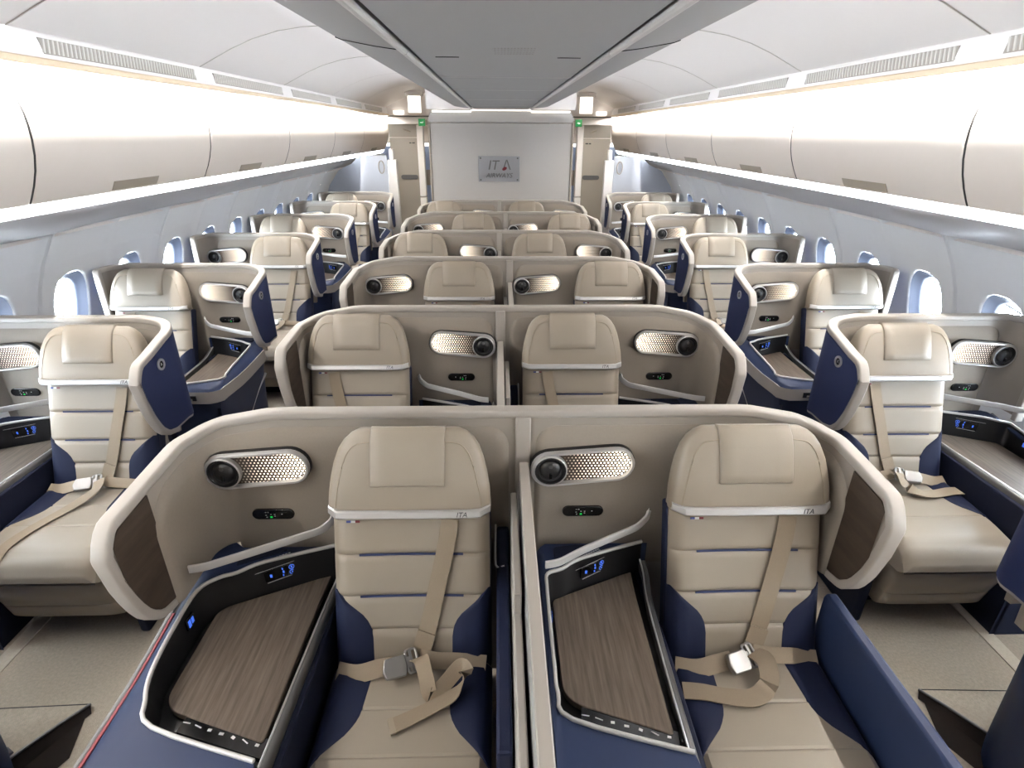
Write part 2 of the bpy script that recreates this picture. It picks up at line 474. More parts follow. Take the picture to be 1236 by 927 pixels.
    obj('lap_belt', ribbon(l2, [(0, .8, .55)]*13, .046), M['belt'], t)
    # buckle
    bm_ = Matrix.Translation((-.040, -.385, zc+.026)) @ Matrix.Rotation(math.radians(24), 4, 'Z') @ Matrix.Rotation(math.radians(30), 4, 'X')
    pb = round_poly([(-.036, -.026), (.022, -.032), (.030, -.012), (.030, .026), (-.030, .030), (-.042, .0)], .006, 3)
    bk = obj('buckle', xf(prism(pb, -.008, .010), bm_), M['steel'], t, bevel=.003)
    fr = [(.032, -.030, 0), (.064, -.030, 0), (.064, .034, 0), (.032, .034, 0)]
    obj('buckle_tongue', xf(join(tube(round_poly([Vector(p) for p in fr], .008, 3), .0045, 8, True), box(.042, .05, -.028, .032, -.003, .006), box(.018, .046, -.014, .016, -.002, .004)), bm_), M['steel'], bk)
    if belt == 'loop':
        tp = [(.015, -.36, zc+.030), (.035, -.385, zc+.055), (.052, -.43, zc+.045), (.070, -.465, zc+.010), (.105, -.440, zc+.022), (.150, -.405, zc+.050), (.166, -.425, zc+.048), (.140, -.460, zc+.016), (.085, -.490, zc+.004), (.02, -.520, zc-.004), (-.035, -.545, zc-.006)]
        wd = [(1, .2, .2), (.9, .3, .3), (.6, .5, .6), (.1, .6, .8), (-.3, .5, .8), (-.3, .6, .7), (.3, .85, .3), (.35, .9, .1), (.35, .93, 0), (.4, .9, 0), (.4, .9, 0)]
        sp = smooth_path(tp, 5); sw = smooth_path(wd, 5)
        tl = obj('belt_tail', ribbon(sp, sw, .045, .003), M['belt'], t)
        e = Vector(sp[-1])
        obj('tail_stitching', xf(box(-.002, .014, -.0235, .0235, -.003, .004), Matrix.Translation(e) @ Matrix.Rotation(math.radians(23), 4, 'Z')), M['seam'], tl)
    elif belt == 'drape':
        tp = [(.012, -.36, zc+.034), (.030, -.40, zc+.045), (.022, -.45, zc+.02), (-.03, -.485, zc+.006), (-.10, -.478, zc), (-.17, -.462, zc), (-.225, -.452, zc-.005)]
        wd = [(1, .1, .2), (.9, -.1, .5), (.7, .7, .4), (.25, .95, .1), (-.1, 1, 0), (-.1, 1, 0), (-.1, 1, 0)]
        obj('belt_tail', ribbon(smooth_path(tp, 5), smooth_path(wd, 5), .052, .003), M['belt'], t)
    elif belt == 'front':
        tp = [(.012, -.36, zc+.034), (.03, -.42, zc+.02), (-.02, -.50, zc-.004), (-.08, -.62, zc-.010), (-.12, -.72, zc-.020), (-.135, -.78, zc-.045), (-.14, -.826, zc-.10)]
        wd = [(1, .1, .2), (1, .1, .2), (1, .3, .0), (1, .2, 0), (1, .15, 0), (1, .1, 0), (1, 0, 0)]
        obj('belt_tail', ribbon(smooth_path(tp, 5), smooth_path(wd, 5), .045, .003), M['belt'], t)
    return t

# ------------------------------------------------------------------ side console (canonical: seat on +x side)
def console_loop(clip):
    L = [(-.300, -.722, .655), (-.575, -.640, .660), (-.625, -.575, .668), (-.648, -.50, .680), (-.656, -.365, .692), (-.650, -.245, .703), (-.605, -.200, .710), (-.555, -.180, .712), (-.485, -.135, .714), (-.275, -.062, .716)]
    out = []
    for x, y, z in L:
        if x < -clip: x = -clip-(x+clip)*-.12
        out.append((x, y, z))
    return out

def build_console(label, group, loc, W, clip, front=-.80, band=False, red=False, rail=.64, marks=True, taper=0.):
    t = thing('side_console', label, 'console', loc, group)
    lp = console_loop(clip)
    hole = smooth_path(lp[:1]+lp[1:], 4)            # from front right, round the left, to back right
    ZT = .60
    # rim line on the seat side, at table height
    seat_side = [(-.262, -.08, .625), (-.258, -.14, .612), (-.262, -.40, .61), (-.285, -.716, .61)]
    # ---- body: outer walls and the deck round the well
    n = len(hole)
    outer = []
    cw, cf, cd = (.13, -.20, .142) if band else (.025, -.085, .027)
    for i, (x, y, z) in enumerate(hole):
        s = i/(n-1)
        if s < .11:   o = (-.262-(W-taper-.262-.06)*s/.11, front, .635)
        elif s < .19: 
            a = (s-.11)/.08; o = (-W+taper+.06*(1-a)**1.5, front+.07*a**1.5, .635)
        elif s < .72: o = (-W+taper*(1-(s-.19)/.53)**1.3, front+.07+(cf-front-.07)*(s-.19)/.53, 0)
        elif s < .80:
            a = (s-.72)/.08
            if red:                 # runs on under the corner of the shell
                o = (interp(a, [0, .35, .85, 1], [-W, -W+.015, -.602, -.597]), interp(a, [0, .35, .85, 1], [cf, -.03, -.03, -.058]), 0)
            else: o = (-W+cw*a**1.3, cf+cd*a**.8, 0)
        else:
            x0 = -.597 if red else -W+cw
            o = (x0+(-.255-x0)*(s-.80)/.20, -.058, 0)
        zz = o[2] or interp(o[1], [front, -.52, -.42, -.30, -.17, -.08], [.640, .645, .655, .672, .688, .706])
        outer.append((o[0], o[1], zz))
    mid = []
    for h, o in zip(hole, outer):
        hx, hy, hz = h; ox, oy, oz = o
        mid.append((hx+(ox-hx)*.55, hy+(oy-hy)*.55, hz*.5+oz*.5-.004))
    edge_r = [(o[0], o[1], o[2]-.02) for o in outer]
    low = [(o[0]*(.985 if not band else .96), o[1]+(.03 if band and o[1] < front+.03 else 0), .50) for o in outer]
    foot = [(o[0]*(.975 if not band else .91), o[1]+(.06 if band and o[1] < front+.03 else 0), .0) for o in outer]
    hole_in = [(x, y, z-.004) for x, y, z in hole]
    outer_in = [(o[0]+(.012 if o[0] < -W+.02+taper else 0), o[1]+(.012 if o[1] < front+.02 else 0), o[2]) for o in outer]
    V, F = grid([hole_in, mid, outer_in, edge_r, low, foot])
    obj('body', (V, [tuple(reversed(q)) for q in F]), M['navy'], t, angle=40)
    # front face and seat-side wall
    obj('seat_side_panel', join(loft([[(-.262, -.05, z), (-.256, -.40, z), (-.262, front, z), (-.285, front, z), (-.285, -.05, z)] for z in (.0, .59)])), M['dark_navy'], t, bevel=.004)
    # ---- black well
    floor_loop = [(x*.985-.004, y*.99+(.01 if y < -.5 else -.012), ZT-.028) for x, y, z in hole]
    V, F = grid([hole_in, floor_loop])
    nV = len(V)
    V += [(-.285, -.70, ZT-.028), (-.285, -.05, ZT-.028)]
    F = F+[tuple(list(range(n, 2*n))+[nV+1, nV])]
    F = [tuple(q) for q in F]
    obj('well', (V, F), M['black'], t, angle=30)
    # ---- silver trim round the well
    obj('well_trim', sweep(hole, rrect(.006, .005, .8), [(0, 0, 1)]*n), M['bright_trim'], t)
    # ---- wooden table top
    xl = -min(clip-.018, .618)
    tb = [(-.318, -.645), (xl+.03, -.556), (xl, -.520), (xl, -.235), (xl+.022, -.208) if clip > .62 else (xl, -.20), (-.400, -.118), (-.304, -.075), (-.312, -.20)]
    tb = round_poly([Vector((a, b, 0)) for a, b in tb], [.012, .03, .03, .03, .03, .03, .01, .05], 4)
    obj('table_top', prism([(p[0], p[1]) for p in reversed(tb)], ZT-.022, ZT), M['wood'], t, bevel=.006, seg=3)
    # ---- metal bullnose on the seat side
    bp_ = smooth_path([(-.266, -.068, .634), (-.263, -.115, .614), (-.274, -.22, .602), (-.283, -.45, .602), (-.290, -.722, .606)], 5)
    obj('bullnose', sweep(bp_, [(.008, .012), (.012, .006), (.011, -.004), (.003, -.010), (-.025, -.012), (-.055, -.009), (-.055, .008), (-.01, .012)], [(0, 0, 1)]*len(bp_)), M['gunmetal'], t, angle=60)
    obj('bullnose_edge', tube([(p[0]-.010, p[1], p[2]+.011) for p in bp_], .003, 6), M['silver'], t)
    # ---- control panel on the back wall of the well
    a = Vector((-.530, -.172, .665)); d = (Vector((-.285, -.030, .665))-a); L = d.length; d.normalize(); nn = Vector((d.y, -d.x, 0))
    def onwall(u, z, off=.004):
        q = a+d*u+nn*off; return (q.x, q.y, z)
    pan = obj('control_panel', loft([[onwall(.045, z, -.002), onwall(.045, z, .005), onwall(.185, z, .005), onwall(.185, z, -.002)] for z in (.641, .686)]), M['black_gloss'], t, bevel=.002)
    obj('panel_edge', join(tube([onwall(.05, .640, .007), onwall(.18, .640, .007)], .0012, 6), tube([onwall(.02, .691, .006), onwall(.205, .691, .006)], .0008, 6)), M['silver'], pan)
    ic = []
    for u, z in ((.128, .673), (.152, .673), (.128, .653), (.152, .653)):
        ic.append(tube([onwall(u+.008*math.cos(k*PI/6), z+.008*math.sin(k*PI/6), .007) for k in range(12)], .0012, 5, True))
        c = onwall(u, z, .007); ic.append(box(c[0]-.002, c[0]+.002, c[1]-.001, c[1]+.001, c[2]-.003, c[2]+.003))
    for u, z, w in ((.100, .676, .003), (.102, .663, .004), (.100, .650, .003), (.064, .663, .0055)):
        c = onwall(u, z, .0065); ic.append(box(c[0]-w*.6, c[0]+w*.6, c[1]-.001, c[1]+.001, c[2]-w, c[2]+w))
    obj('power_icon', ic.pop(), M['blue_icon'], pan)
    obj('backlit_icons', join(*ic), M['blue_icon'], pan)
    # socket on the outer wall of the well
    xw = hole[int(n*.52)][0]
    so = obj('usb_socket', box(xw+.004, xw+.010, -.335, -.295, .634, .672), M['black_gloss'], t, bevel=.002)
    obj('socket_light', join(box(xw+.010, xw+.0115, -.328, -.317, .640, .664), box(xw+.010, xw+.0115, -.312, -.302, .642, .662)), M['blue_icon'], so)
    # ---- printed marks
    if marks:
        mk = []
        rr = random.Random(3)
        for i in range(8):
            f = i/7; px = -.545+.235*f; py = -.640-.071*f
            w, h = rr.choice(((.006, .009), (.010, .004), (.011, .005), (.005, .010))); ang = -.28+rr.uniform(-.5, .5)
            mk.append(xf(box(-w, w, -h/3, h/3, 0, .001), Matrix.Translation((px+.012, py+.053, ZT-.0035)) @ Matrix.Rotation(ang, 4, 'Z')))
        lip = []
        for (x, y) in ((-.560, -.632), (-.325, -.702)): lip.append((x, y))
        strip = obj('icon_strip', loft([[(x+.01, y+.022, ZT-.02), (x+.012, y+.022, ZT-.004), (x+.02, y+.068, ZT-.004), (x+.02, y+.068, ZT-.02)] for x, y in lip]), M['black_gloss'], t)
        obj('printed_icons', join(*mk), M['white_mark'], strip)
        mk = []
        for k in range(2):
            for i in range(7):
                p0 = a+d*(.075+i*.0095)+nn*(-.012-.008*k)
                mk.append(xf(box(-.0036, .0036, -.0018, .0018, 0, .0006), Matrix.Translation((p0.x, p0.y, .708)) @ Matrix.Rotation(math.atan2(d.y, d.x), 4, 'Z')))
        obj('notice_print', join(*mk), M['white_mark'], t)
    # ---- flat silver guard rail over the shelf
    if rail:
        rp = round_poly([Vector(q) for q in ((-rail, -.266, .806), (-rail+.04, -.258, .806), (-.50, -.205, .806), (-.305, -.098, .806), (-.272, -.078, .828), (-.266, -.070, .848))], [0, .03, .05, .02, .01, 0], 4)[3:-3]
        obj('guard_rail', sweep(rp, rrect(.0135, .0045, .8, 2), [(0, 0, 1)]*len(rp)), M['bright_trim'], t)
        # rail end stands on the shelf
        0 and obj('rail_foot', box(-rail+.006, -rail+.018, -.272, -.248, .69, .785), M['silver'], t, bevel=.003)
    # shallow tray moulded in the shelf
    tr = round_poly([Vector((-.575, -.150, 0)), Vector((-.49, -.104, 0)), Vector((-.43, -.074, 0)), Vector((-.50, -.068, 0)), Vector((-.575, -.080, 0))], .012, 4)
    obj('shelf_tray', join(prism([(p[0], p[1]) for p in tr], .67, .7125)), M['dark_navy'], t, bevel=.004)
    # ---- outer edging
    lo, hi = int(n*.02), int(n*.73)
    path = [(o[0]-.004, o[1], o[2]-.006) for o in outer[2:hi]]
    if band:
        nr = []
        pb = [(o[0]-.004 if o[1] > front+.03 else o[0], o[1]-.004, o[2]-.045) for o in outer[2:hi]]
        obj('edge_band', sweep(pb, [(.036, -.004), (.030, .010), (-.030, .010), (-.036, -.004)], [(0, 0, 1)]*len(pb)), M['rim'], t, angle=50)
        obj('drawer_slot', join(box(-W+.13+taper, -.30, front-.014, front-.002, .575, .605)), M['black'], t)
        obj('drawer_pull', tube(smooth_path([(-W+.15+taper, front-.018, .583), (-.42, front-.026, .586), (-.32, front-.018, .586)], 5), .007, 8), M['gunmetal'], t)
        lt = smooth_path([(-W*.96-.004, -.18, .50), (-W*.955+.014, -.30, .42), (-W*.93+.03, -.50, .24), (-W*.93+.045, -.56, .225), (-W*.93+.06, -.66, .225)], 5)
        obj('lower_trim', tube(lt, .008, 8), M['silver'], t)
    else:
        obj('edge_trim', sweep(path, rrect(.005, .006, .6, 2), [(0, 0, 1)]*len(path)), M['edge_grey'], t)
    if red:
        pr = [(o[0]+.010, o[1], o[2]+.002) for o in outer if o[0] < -W+.02 and o[1] < -.30]
        obj('red_stripe', sweep(pr, rrect(.0025, .004, .5, 2), [(0, 0, 1)]*len(pr)), M['red'], t)
    return t

# ------------------------------------------------------------------ privacy shells
def shell_path(xl, xr, wl, wr, r):
    """plan line from the left wing's front to the right wing's front (x,y) with inward normals"""
    pts = []
    def add(x, y): pts.append((x, y))
    fl = 0.
    nW = 22
    for i in range(nW+1):
        y = -wl+(wl-r)*i/nW; add(xl-fl*(-y-r)/.33*.6, y)
    for i in range(1, 10):
        a = PI-(PI/2)*i/10; add(xl+r+r*math.cos(a), -r+r*math.sin(a))
    nb = 40
    for i in range(nb+1): add(xl+r+(xr-xl-2*r)*i/nb, 0)
    for i in range(1, 10):
        a = PI/2-(PI/2)*i/10; add(xr-r+r*math.cos(a), -r+r*math.sin(a))
    for i in range(nW+1):
        y = -r-(wr-r)*i/nW; add(xr+fl*(-y-r)/.33*.6, y)
    nm = []
    for i in range(len(pts)):
        p, q = pts[max(i-1, 0)], pts[min(i+1, len(pts)-1)]
        tx, ty = q[0]-p[0], q[1]-p[1]; l = math.hypot(tx, ty); nm.append((ty/l, -tx/l))      # towards the seat
    return pts, nm

TOP = 1.178
def wing_z(y, w, top):
    """top and bottom edge of the wing at y (negative, front at -w)"""
    f = y+w                         # distance from the front
    if top: return TOP-(.062*(1-f/.055)**2 if f < .055 else 0)
    return interp(f, [0, .008, .04, .07, .105, .16, .27, .31], [1.02, .95, .835, .77, .734, .719, .719, .709])

def build_shell(label, group, loc, xl, xr, wl, wr, bays, divider=None, outer_navy=(), lights=(), badge=None, wood_left=True, wood_right=True, T=.043, r=.105, wood_y=(-.20, -.20), drop=((-.05, 0), (.08, .02), (.2, .05), (.33, .085), (.5, .12))):
    t = thing('privacy_shell', label, 'shell', loc, group)
    pts, nm = shell_path(xl, xr, wl, wr, r); n = len(pts)
    tops, bots = [], []
    cum = [0]
    for i in range(1, n): cum.append(cum[-1]+math.hypot(pts[i][0]-pts[i-1][0], pts[i][1]-pts[i-1][1]))
    back_i = [i for i in range(n) if pts[i][1] > -.001]; sL, sR = cum[back_i[0]], cum[back_i[-1]]
    DX, DZ = [d[0] for d in drop], [d[1] for d in drop]
    def dip(s):                     # the rim falls gently round the corner and along the wing
        d = 0
        if wl > .2: d = max(d, interp(sL-s, DX, DZ))
        if wr > .2: d = max(d, interp(s-sR, DX, DZ))
        return d
    for i, (x, y) in enumerate(pts):
        w = wl if i < n/2 else wr
        if w > .2 and y < -.002:
            zt, zb = wing_z(y, w, True), wing_z(y, w, False)
        elif w <= .2 and y < -.002: zt, zb = TOP-.005, .722
        else:
            near = divider is None and ((wl > .2 and x < xl+.2) or (wr > .2 and x > xr-.2))
            far = divider is None and ((wl > .2 and x < xl+.48) or (wr > .2 and x > xr-.48))
            zt, zb = TOP, .70 if near else .46 if far else .06
        zt -= dip(cum[i])
        tops.append(zt); bots.append(zb)
    # solid wall
    h = T/2-.004
    rows = []
    for k in range(9):
        u = k/8
        rows.append([(x+a*h, y+b*h, bots[i]+(tops[i]-bots[i])*u) for i, ((x, y), (a, b)) in enumerate(zip(pts, nm))])
    rows_o = [[(x-a*h, y-b*h, bots[i]+(tops[i]-bots[i])*k/8) for i, ((x, y), (a, b)) in enumerate(zip(pts, nm))] for k in range(8, -1, -1)]
    obj('shell_wall', join(grid(rows+rows_o, close_v=True)), M['shell'], t, angle=60)
    # navy outer skin
    sk = [[(x-a*(h+.004), y-b*(h+.004), bots[i]+.012+(tops[i]-bots[i]-.024)*k/6) for i, ((x, y), (a, b)) in enumerate(zip(pts, nm))] for k in range(7)]
    sk2 = [[(x-a*(h-.002), y-b*(h-.002), bots[i]+.012+(tops[i]-bots[i]-.024)*k/6) for i, ((x, y), (a, b)) in enumerate(zip(pts, nm))] for k in (6, 0)]
    obj('outer_skin', grid(sk+sk2, close_v=True), M['navy_panel'], t, angle=60)
    # edging all round the rim
    path, nr = [], []
    def seg(idx, zs):
        for i in idx:
            path.append((pts[i][0], pts[i][1], zs[i])); nr.append((nm[i][0], nm[i][1], 0))
    iL = [i for i in range(n//2) if pts[i][1] < -.2]; iR = [i for i in range(n//2, n) if pts[i][1] < -.2]
    if wl > .2: seg(list(reversed(iL)), bots)
    seg(range(n), tops)
    if wl <= .2:
        path[:0] = [(pts[0][0], pts[0][1], .70+(tops[0]-.70)*q/8) for q in range(8)]; nr[:0] = [(nm[0][0], nm[0][1], 0)]*8
    if wr <= .2:
        path += [(pts[-1][0], pts[-1][1], tops[-1]+(.70-tops[-1])*q/8) for q in range(1, 9)]; nr += [(nm[-1][0], nm[-1][1], 0)]*8
    if wr > .2: seg(list(reversed(iR)), bots)
    # drop nearly coincident points
    P2, N2 = [path[0]], [nr[0]]
    for p, q in zip(path[1:], nr[1:]):
        if (Vector(p)-Vector(P2[-1])).length > .006: P2.append(p); N2.append(q)
    obj('rim', sweep(P2, rrect(T/2, .014, .55, 3), N2), M['rim'], t, angle=60)
    # padded liners, one per bay, curving on to the wing at the end of the row
    def at(s):
        for i in range(n-1):
            if s <= cum[i+1] or i == n-2:
                u = (s-cum[i])/(cum[i+1]-cum[i]); p, q, a, b = pts[i], pts[i+1], nm[i], nm[i+1]
                return (p[0]+(q[0]-p[0])*u, p[1]+(q[1]-p[1])*u), (a[0]+(b[0]-a[0])*u, a[1]+(b[1]-a[1])*u)
    def s_of(x=None, y=None, left=True):
        if y is not None:
            c = [i for i in range(n) if (i < n/2) == left]; return cum[min(c, key=lambda i: abs(pts[i][1]-y))]
        c = [i for i in range(n) if pts[i][1] > -.001]; return cum[c[0]]+(x-pts[c[0]][0])
    for (b0, b1) in bays:
        s0 = s_of(y=b0[1], left=True) if b0[0] == 'wl' else s_of(x=b0[1])
        s1 = s_of(y=b1[1], left=False) if b1[0] == 'wr' else s_of(x=b1[1])
        rows = []; NS, NZ = 56, 14
        ss = [s0, s0+.004, s0+.012]+[s0+.02+(s1-s0-.04)*i/NS for i in range(NS+1)]+[s1-.012, s1-.004, s1]
        for s in ss:
            (x, y), (a, b) = at(s)
            e0, e1 = s-s0, s1-s
            R0 = .07 if b0[0] == 'x' else .12; R1 = .07 if b1[0] == 'x' else .12
            zt = TOP-dip(s)-.040
            if e0 < R0: zt -= R0*(1-math.sqrt(max(0, 1-((R0-e0)/R0)**2)))
            if e1 < R1: zt -= R1*(1-math.sqrt(max(0, 1-((R1-e1)/R1)**2)))
            zb = .60 if y > -.003 else .712
            ef = min(1, e0/.02, e1/.02); off0 = h+.001+.014*math.sin(ef*PI/2)
            row = [(x+a*(h-.006), y+b*(h-.006), zb)]
            for k in range(NZ+1):
                z = zb+(zt-zb)*k/NZ; ez = min(1, max(0, (zt-z)/.025))
                off = h+.001+(off0-h-.001)*(math.sin(ez*PI/2) if k > NZ*.6 else 1)
                row.append((x+a*off, y+b*off, z))
            row.append((x+a*(h-.006), y+b*(h-.006), zt))
            rows.append(row)
        vf = grid(rows)
        obj('padded_liner', vf, M['liner'], t, angle=60)
    # wood veneer inside the wings
    for left, flag, w in ((True, wood_left, wl), (False, wood_right, wr)):
        if not flag or w < .3: continue
        idx = [i for i in range(n) if (i < n/2) == left and pts[i][1] < (wood_y[0] if left else wood_y[1]) and pts[i][1] > -w+.014]
        rows = []
        for i in idx:
            (x, y), (a, b) = pts[i], nm[i]; zt, zb = tops[i]-.016, bots[i]+.018
            if zt-zb < .03: continue
            rows.append([(x+a*(h-.004), y+b*(h-.004), zb)]+[(x+a*(h+.004), y+b*(h+.004), zb+(zt-zb)*k/8) for k in range(9)]+[(x+a*(h-.004), y+b*(h-.004), zt)])
        obj('wood_panel', grid(rows), M['wood_dark'], t, angle=60)
    # ---- fittings on the back panel
    for (sxc, sgn, dx) in lights:
        build_light(t, sxc, sgn, dx, -h-.016)
    if divider is not None:
        dx = divider
        # post face below the rim, then the sliding screen running forward
        obj('divider_post', box(dx-.024, dx+.024, -.029, -.018, .30, 1.172), M['rim'], t, bevel=.006)
        sc = obj('divider_screen', loft([[(dx-.011, y, .08), (dx+.013, y, .08), (dx+.013, y, 1.015), (dx-.011, y, 1.015)] for y in (-.047, -1.06)]), M['silver'], t)
        obj('screen_cap', loft([[(dx-.013, y, 1.012), (dx+.0165, y, 1.012), (dx+.0165, y, 1.021), (dx+.0135, y, 1.024), (dx-.0105, y, 1.024), (dx-.013, y, 1.021)] for y in (-.047, -1.06)]), M['rim'], sc)
        obj('fixed_screen', join(box(dx-.040, dx-.020, -1.06, -.075, .30, .86), box(dx-.040, dx-.020, -.50, -.075, .86, .93)), M['rim'], t, bevel=.004)
        # navy arm on the seat side of the divider
        ar = [(-.075, .80), (-.10, .795), (-.15, .70), (-.70, .66), (-.72, .66), (-.72, .30), (-.075, .30)]
        obj('divider_arm', ([(dx-.085, y, z) for y, z in ar]+[(dx-.045, y, z) for y, z in ar], [tuple(range(7)), tuple(reversed(range(7, 14)))]+[(i, 7+i, 7+(i+1) % 7, (i+1) % 7) for i in range(7)]), M['navy_leather'], t, smooth=False, bevel=.008)
        obj('arm_piping', tube(smooth_path([(dx-.088, -.08, .806), (dx-.088, -.102, .80), (dx-.088, -.152, .705), (dx-.06, -.152, .70)], 4), .0035, 6), M['silver'], t)
    if badge:
        left = badge[0] == 'l'
        i0 = min([i for i in range(n) if (i < n/2) == left], key=lambda i: abs(pts[i][1]+.212))
        (x, y), (a, b) = pts[i0], nm[i0]; z = 1.040; off = h+.004
        c = Vector((x-a*off, y-b*off, z)); nv = Vector((-a, -b, 0)).normalized(); u = Vector((0, 0, 1)).cross(nv)
        def disc(r0, r1, d0, d1, k=28):
            secs = []
            for r, d in ((r0, d0), (r0, d1), (r1, d1), (r1, d0)):
                secs.append([tuple(c+u*(r*math.cos(2*PI*j/k))+Vector((0, 0, 1))*(r*math.sin(2*PI*j/k))+nv*d) for j in range(k)])
            V, F = grid(secs, close_u=True); return V, F
        bd = obj('seat_badge', disc(.026, .016, 0, .005), M['silver'], t)
        k = 24
        cap = [tuple(c+u*(.0165*math.cos(2*PI*j/k))+Vector((0, 0, 1))*(.0165*math.sin(2*PI*j/k))+nv*.003) for j in range(k)]
        obj('badge_face', (cap, [tuple(range(k))]), M['black_gloss'], bd)
        # lettering must not come out mirrored
        cw = Vector((c.x*SX, c.y, c.z)); nw = Vector((nv.x*SX, nv.y, 0)); uw = Vector((0, 0, 1)).cross(nw)
        mt = Matrix(((uw.x, 0, nw.x), (uw.y, 0, nw.y), (uw.z, 1, nw.z))).to_4x4(); mt.translation = cw+nw*.0038
        obj('badge_lettering', xf(text_mesh(badge[1], .019, .0004), mt), M['white_mark'], bd, mirror=False, smooth=False)
    return t

def hull2(c1, r1, c2, r2, k=14):
    """outline of two circles joined by tangents, ccw; c1 left of c2"""
    dx, dz = c2[0]-c1[0], c2[1]-c1[1]; D = math.hypot(dx, dz); th = math.atan2(dz, dx); b = math.acos((r1-r2)/D)
    out = []
    a0, a1 = th-b, th+b
    for i in range(k+1):
        a = a0+(a1-a0)*i/k; out.append((c2[0]+r2*math.cos(a), c2[1]+r2*math.sin(a)))
    for i in range(k+1):
        a = a1+(2*PI-(a1-a0))*i/k; out.append((c1[0]+r1*math.cos(a), c1[1]+r1*math.sin(a)))
    return out

def build_light(t, sx, sgn, dx, yb):
    """reading light for the seat centred at sx; the spot lies on the side sgn away from the seat"""
    def X(q): return sx+sgn*(q+dx)          # q negative = away from the seat in canonical terms
    # canonical: spot at -.592, far end of the plate at -.324, sgn=+1 means console on -x
    pc, pr, gc, gr = (-.592, 1.0), .062, (-.386, 1.018), .060
    def tr(poly, y):
        return [(X(a), y, b) for a, b in poly]
    o = hull2(pc, pr, gc, gr); i_ = hull2(pc, pr-.011, gc, gr-.011)
    def fix(f): return [tuple(reversed(q)) for q in f] if sgn < 0 else f
    secs = [tr(o, yb+.004), tr(o, yb-.024), tr(hull2(pc, pr-.003, gc, gr-.003), yb-.029), tr(hull2(pc, pr-.009, gc, gr-.009), yb-.029), tr(i_, yb-.024), tr(i_, yb-.002)]
    V, F = grid(secs, close_u=True)
    L = obj('reading_light', (V, fix(F)), M['silver'], t, angle=40)
    obj('light_housing', ((lambda vf: (vf[0], fix(vf[1])))(loft([tr(hull2(pc, pr+.002, gc, gr+.002), yb-.0135), tr(hull2(pc, pr+.002, gc, gr+.002), yb+.003)]))), M['black'], L)
    # perforated plate: from the spot to the far end
    gpl = hull2(pc, pr-.012, gc, gr-.012)
    v = tr(gpl, yb-.016); uvs = [(a-(pc[0]+.045), b-1.0) for a, b in gpl]
    k = len(v)
    obj('perforated_plate', (v, fix([tuple(range(k))])), M['perforated'], L, smooth=False, uv=uvs)
    # adjustable spot: ring, dark cup, knob
    kk = 28
    def ring(r, y): return [(X(pc[0]+r*math.cos(2*PI*j/kk)), y, pc[1]+r*math.sin(2*PI*j/kk)) for j in range(kk)]
    sl = loft([ring(.052, yb-.010), ring(.052, yb-.030), ring(.044, yb-.032), ring(.041, yb-.026), ring(.034, yb-.024), ring(.031, yb-.030), ring(.022, yb-.034), ring(.008, yb-.036)])
    sp = obj('spot_lamp', (sl[0], fix(sl[1])), M['black'], L, angle=40)
    rg = grid([ring(.0535, yb-.016), ring(.0535, yb-.031), ring(.0495, yb-.033), ring(.0495, yb-.02)], close_u=True)
    obj('spot_ring', (rg[0], fix(rg[1])), M['silver'], sp)
    x0 = X(pc[0])
    obj('spot_lens', (lambda r: (r[0], fix(r[1])))(loft([[(x0+.007*math.cos(2*PI*j/12), y, pc[1]+.018+.007*math.sin(2*PI*j/12)) for j in range(12)] for y in (yb-.030, yb-.0355)])), M['gunmetal'], sp)
    obj('spot_tab', box(x0-.005, x0+.005, yb-.040, yb-.03, pc[1]-.024, pc[1]-.004), M['black_gloss'], sp, bevel=.002)
    # call and light control below
    cx, cz, hw, r = -.477, .825, .049, .0195
    pod = hull2((cx-hw+.001, cz), r+.0001, (cx+hw, cz), r, 10)
    pv = loft([tr(pod, yb-.006), tr(pod, yb+.004)]); 
    cp = obj('seat_control', (pv[0], fix(pv[1])), M['black_gloss'], t, bevel=.002)
    q = X(cx)
    obj('green_light', box(q-.006*sgn-.0035, q-.006*sgn+.0035, yb-.0075, yb-.005, cz-.012, cz-.007), M['green_led'], cp)
    obj('control_marks', join(*[box(X(cx+a)-.002, X(cx+a)+.002, yb-.0072, yb-.005, cz+b-.0012, cz+b+.0012) for a, b in ((-.022, .009), (-.014, .009), (-.022, -.002), (-.006, .001), (.006, .001), (.006, -.006), (.03, .002), (-.02, -.010))]), M['white_mark'], cp)

# ------------------------------------------------------------------ lay the rows out
ORD = ['nearest', 'second', 'third', 'fourth', 'fifth', 'farthest']
CY = [1.535, 2.645, 3.825, 4.950, 6.190, 7.320]
WY = [2.490, 3.610, 4.790, 5.985, 7.140, 8.320]
CX0 = -.012
DIV = .045
LX, RX = -.295, .723
protos = {}

def row_txt(i): return f'{ORD[i]} centre row' if i < 5 else 'farthest centre row'

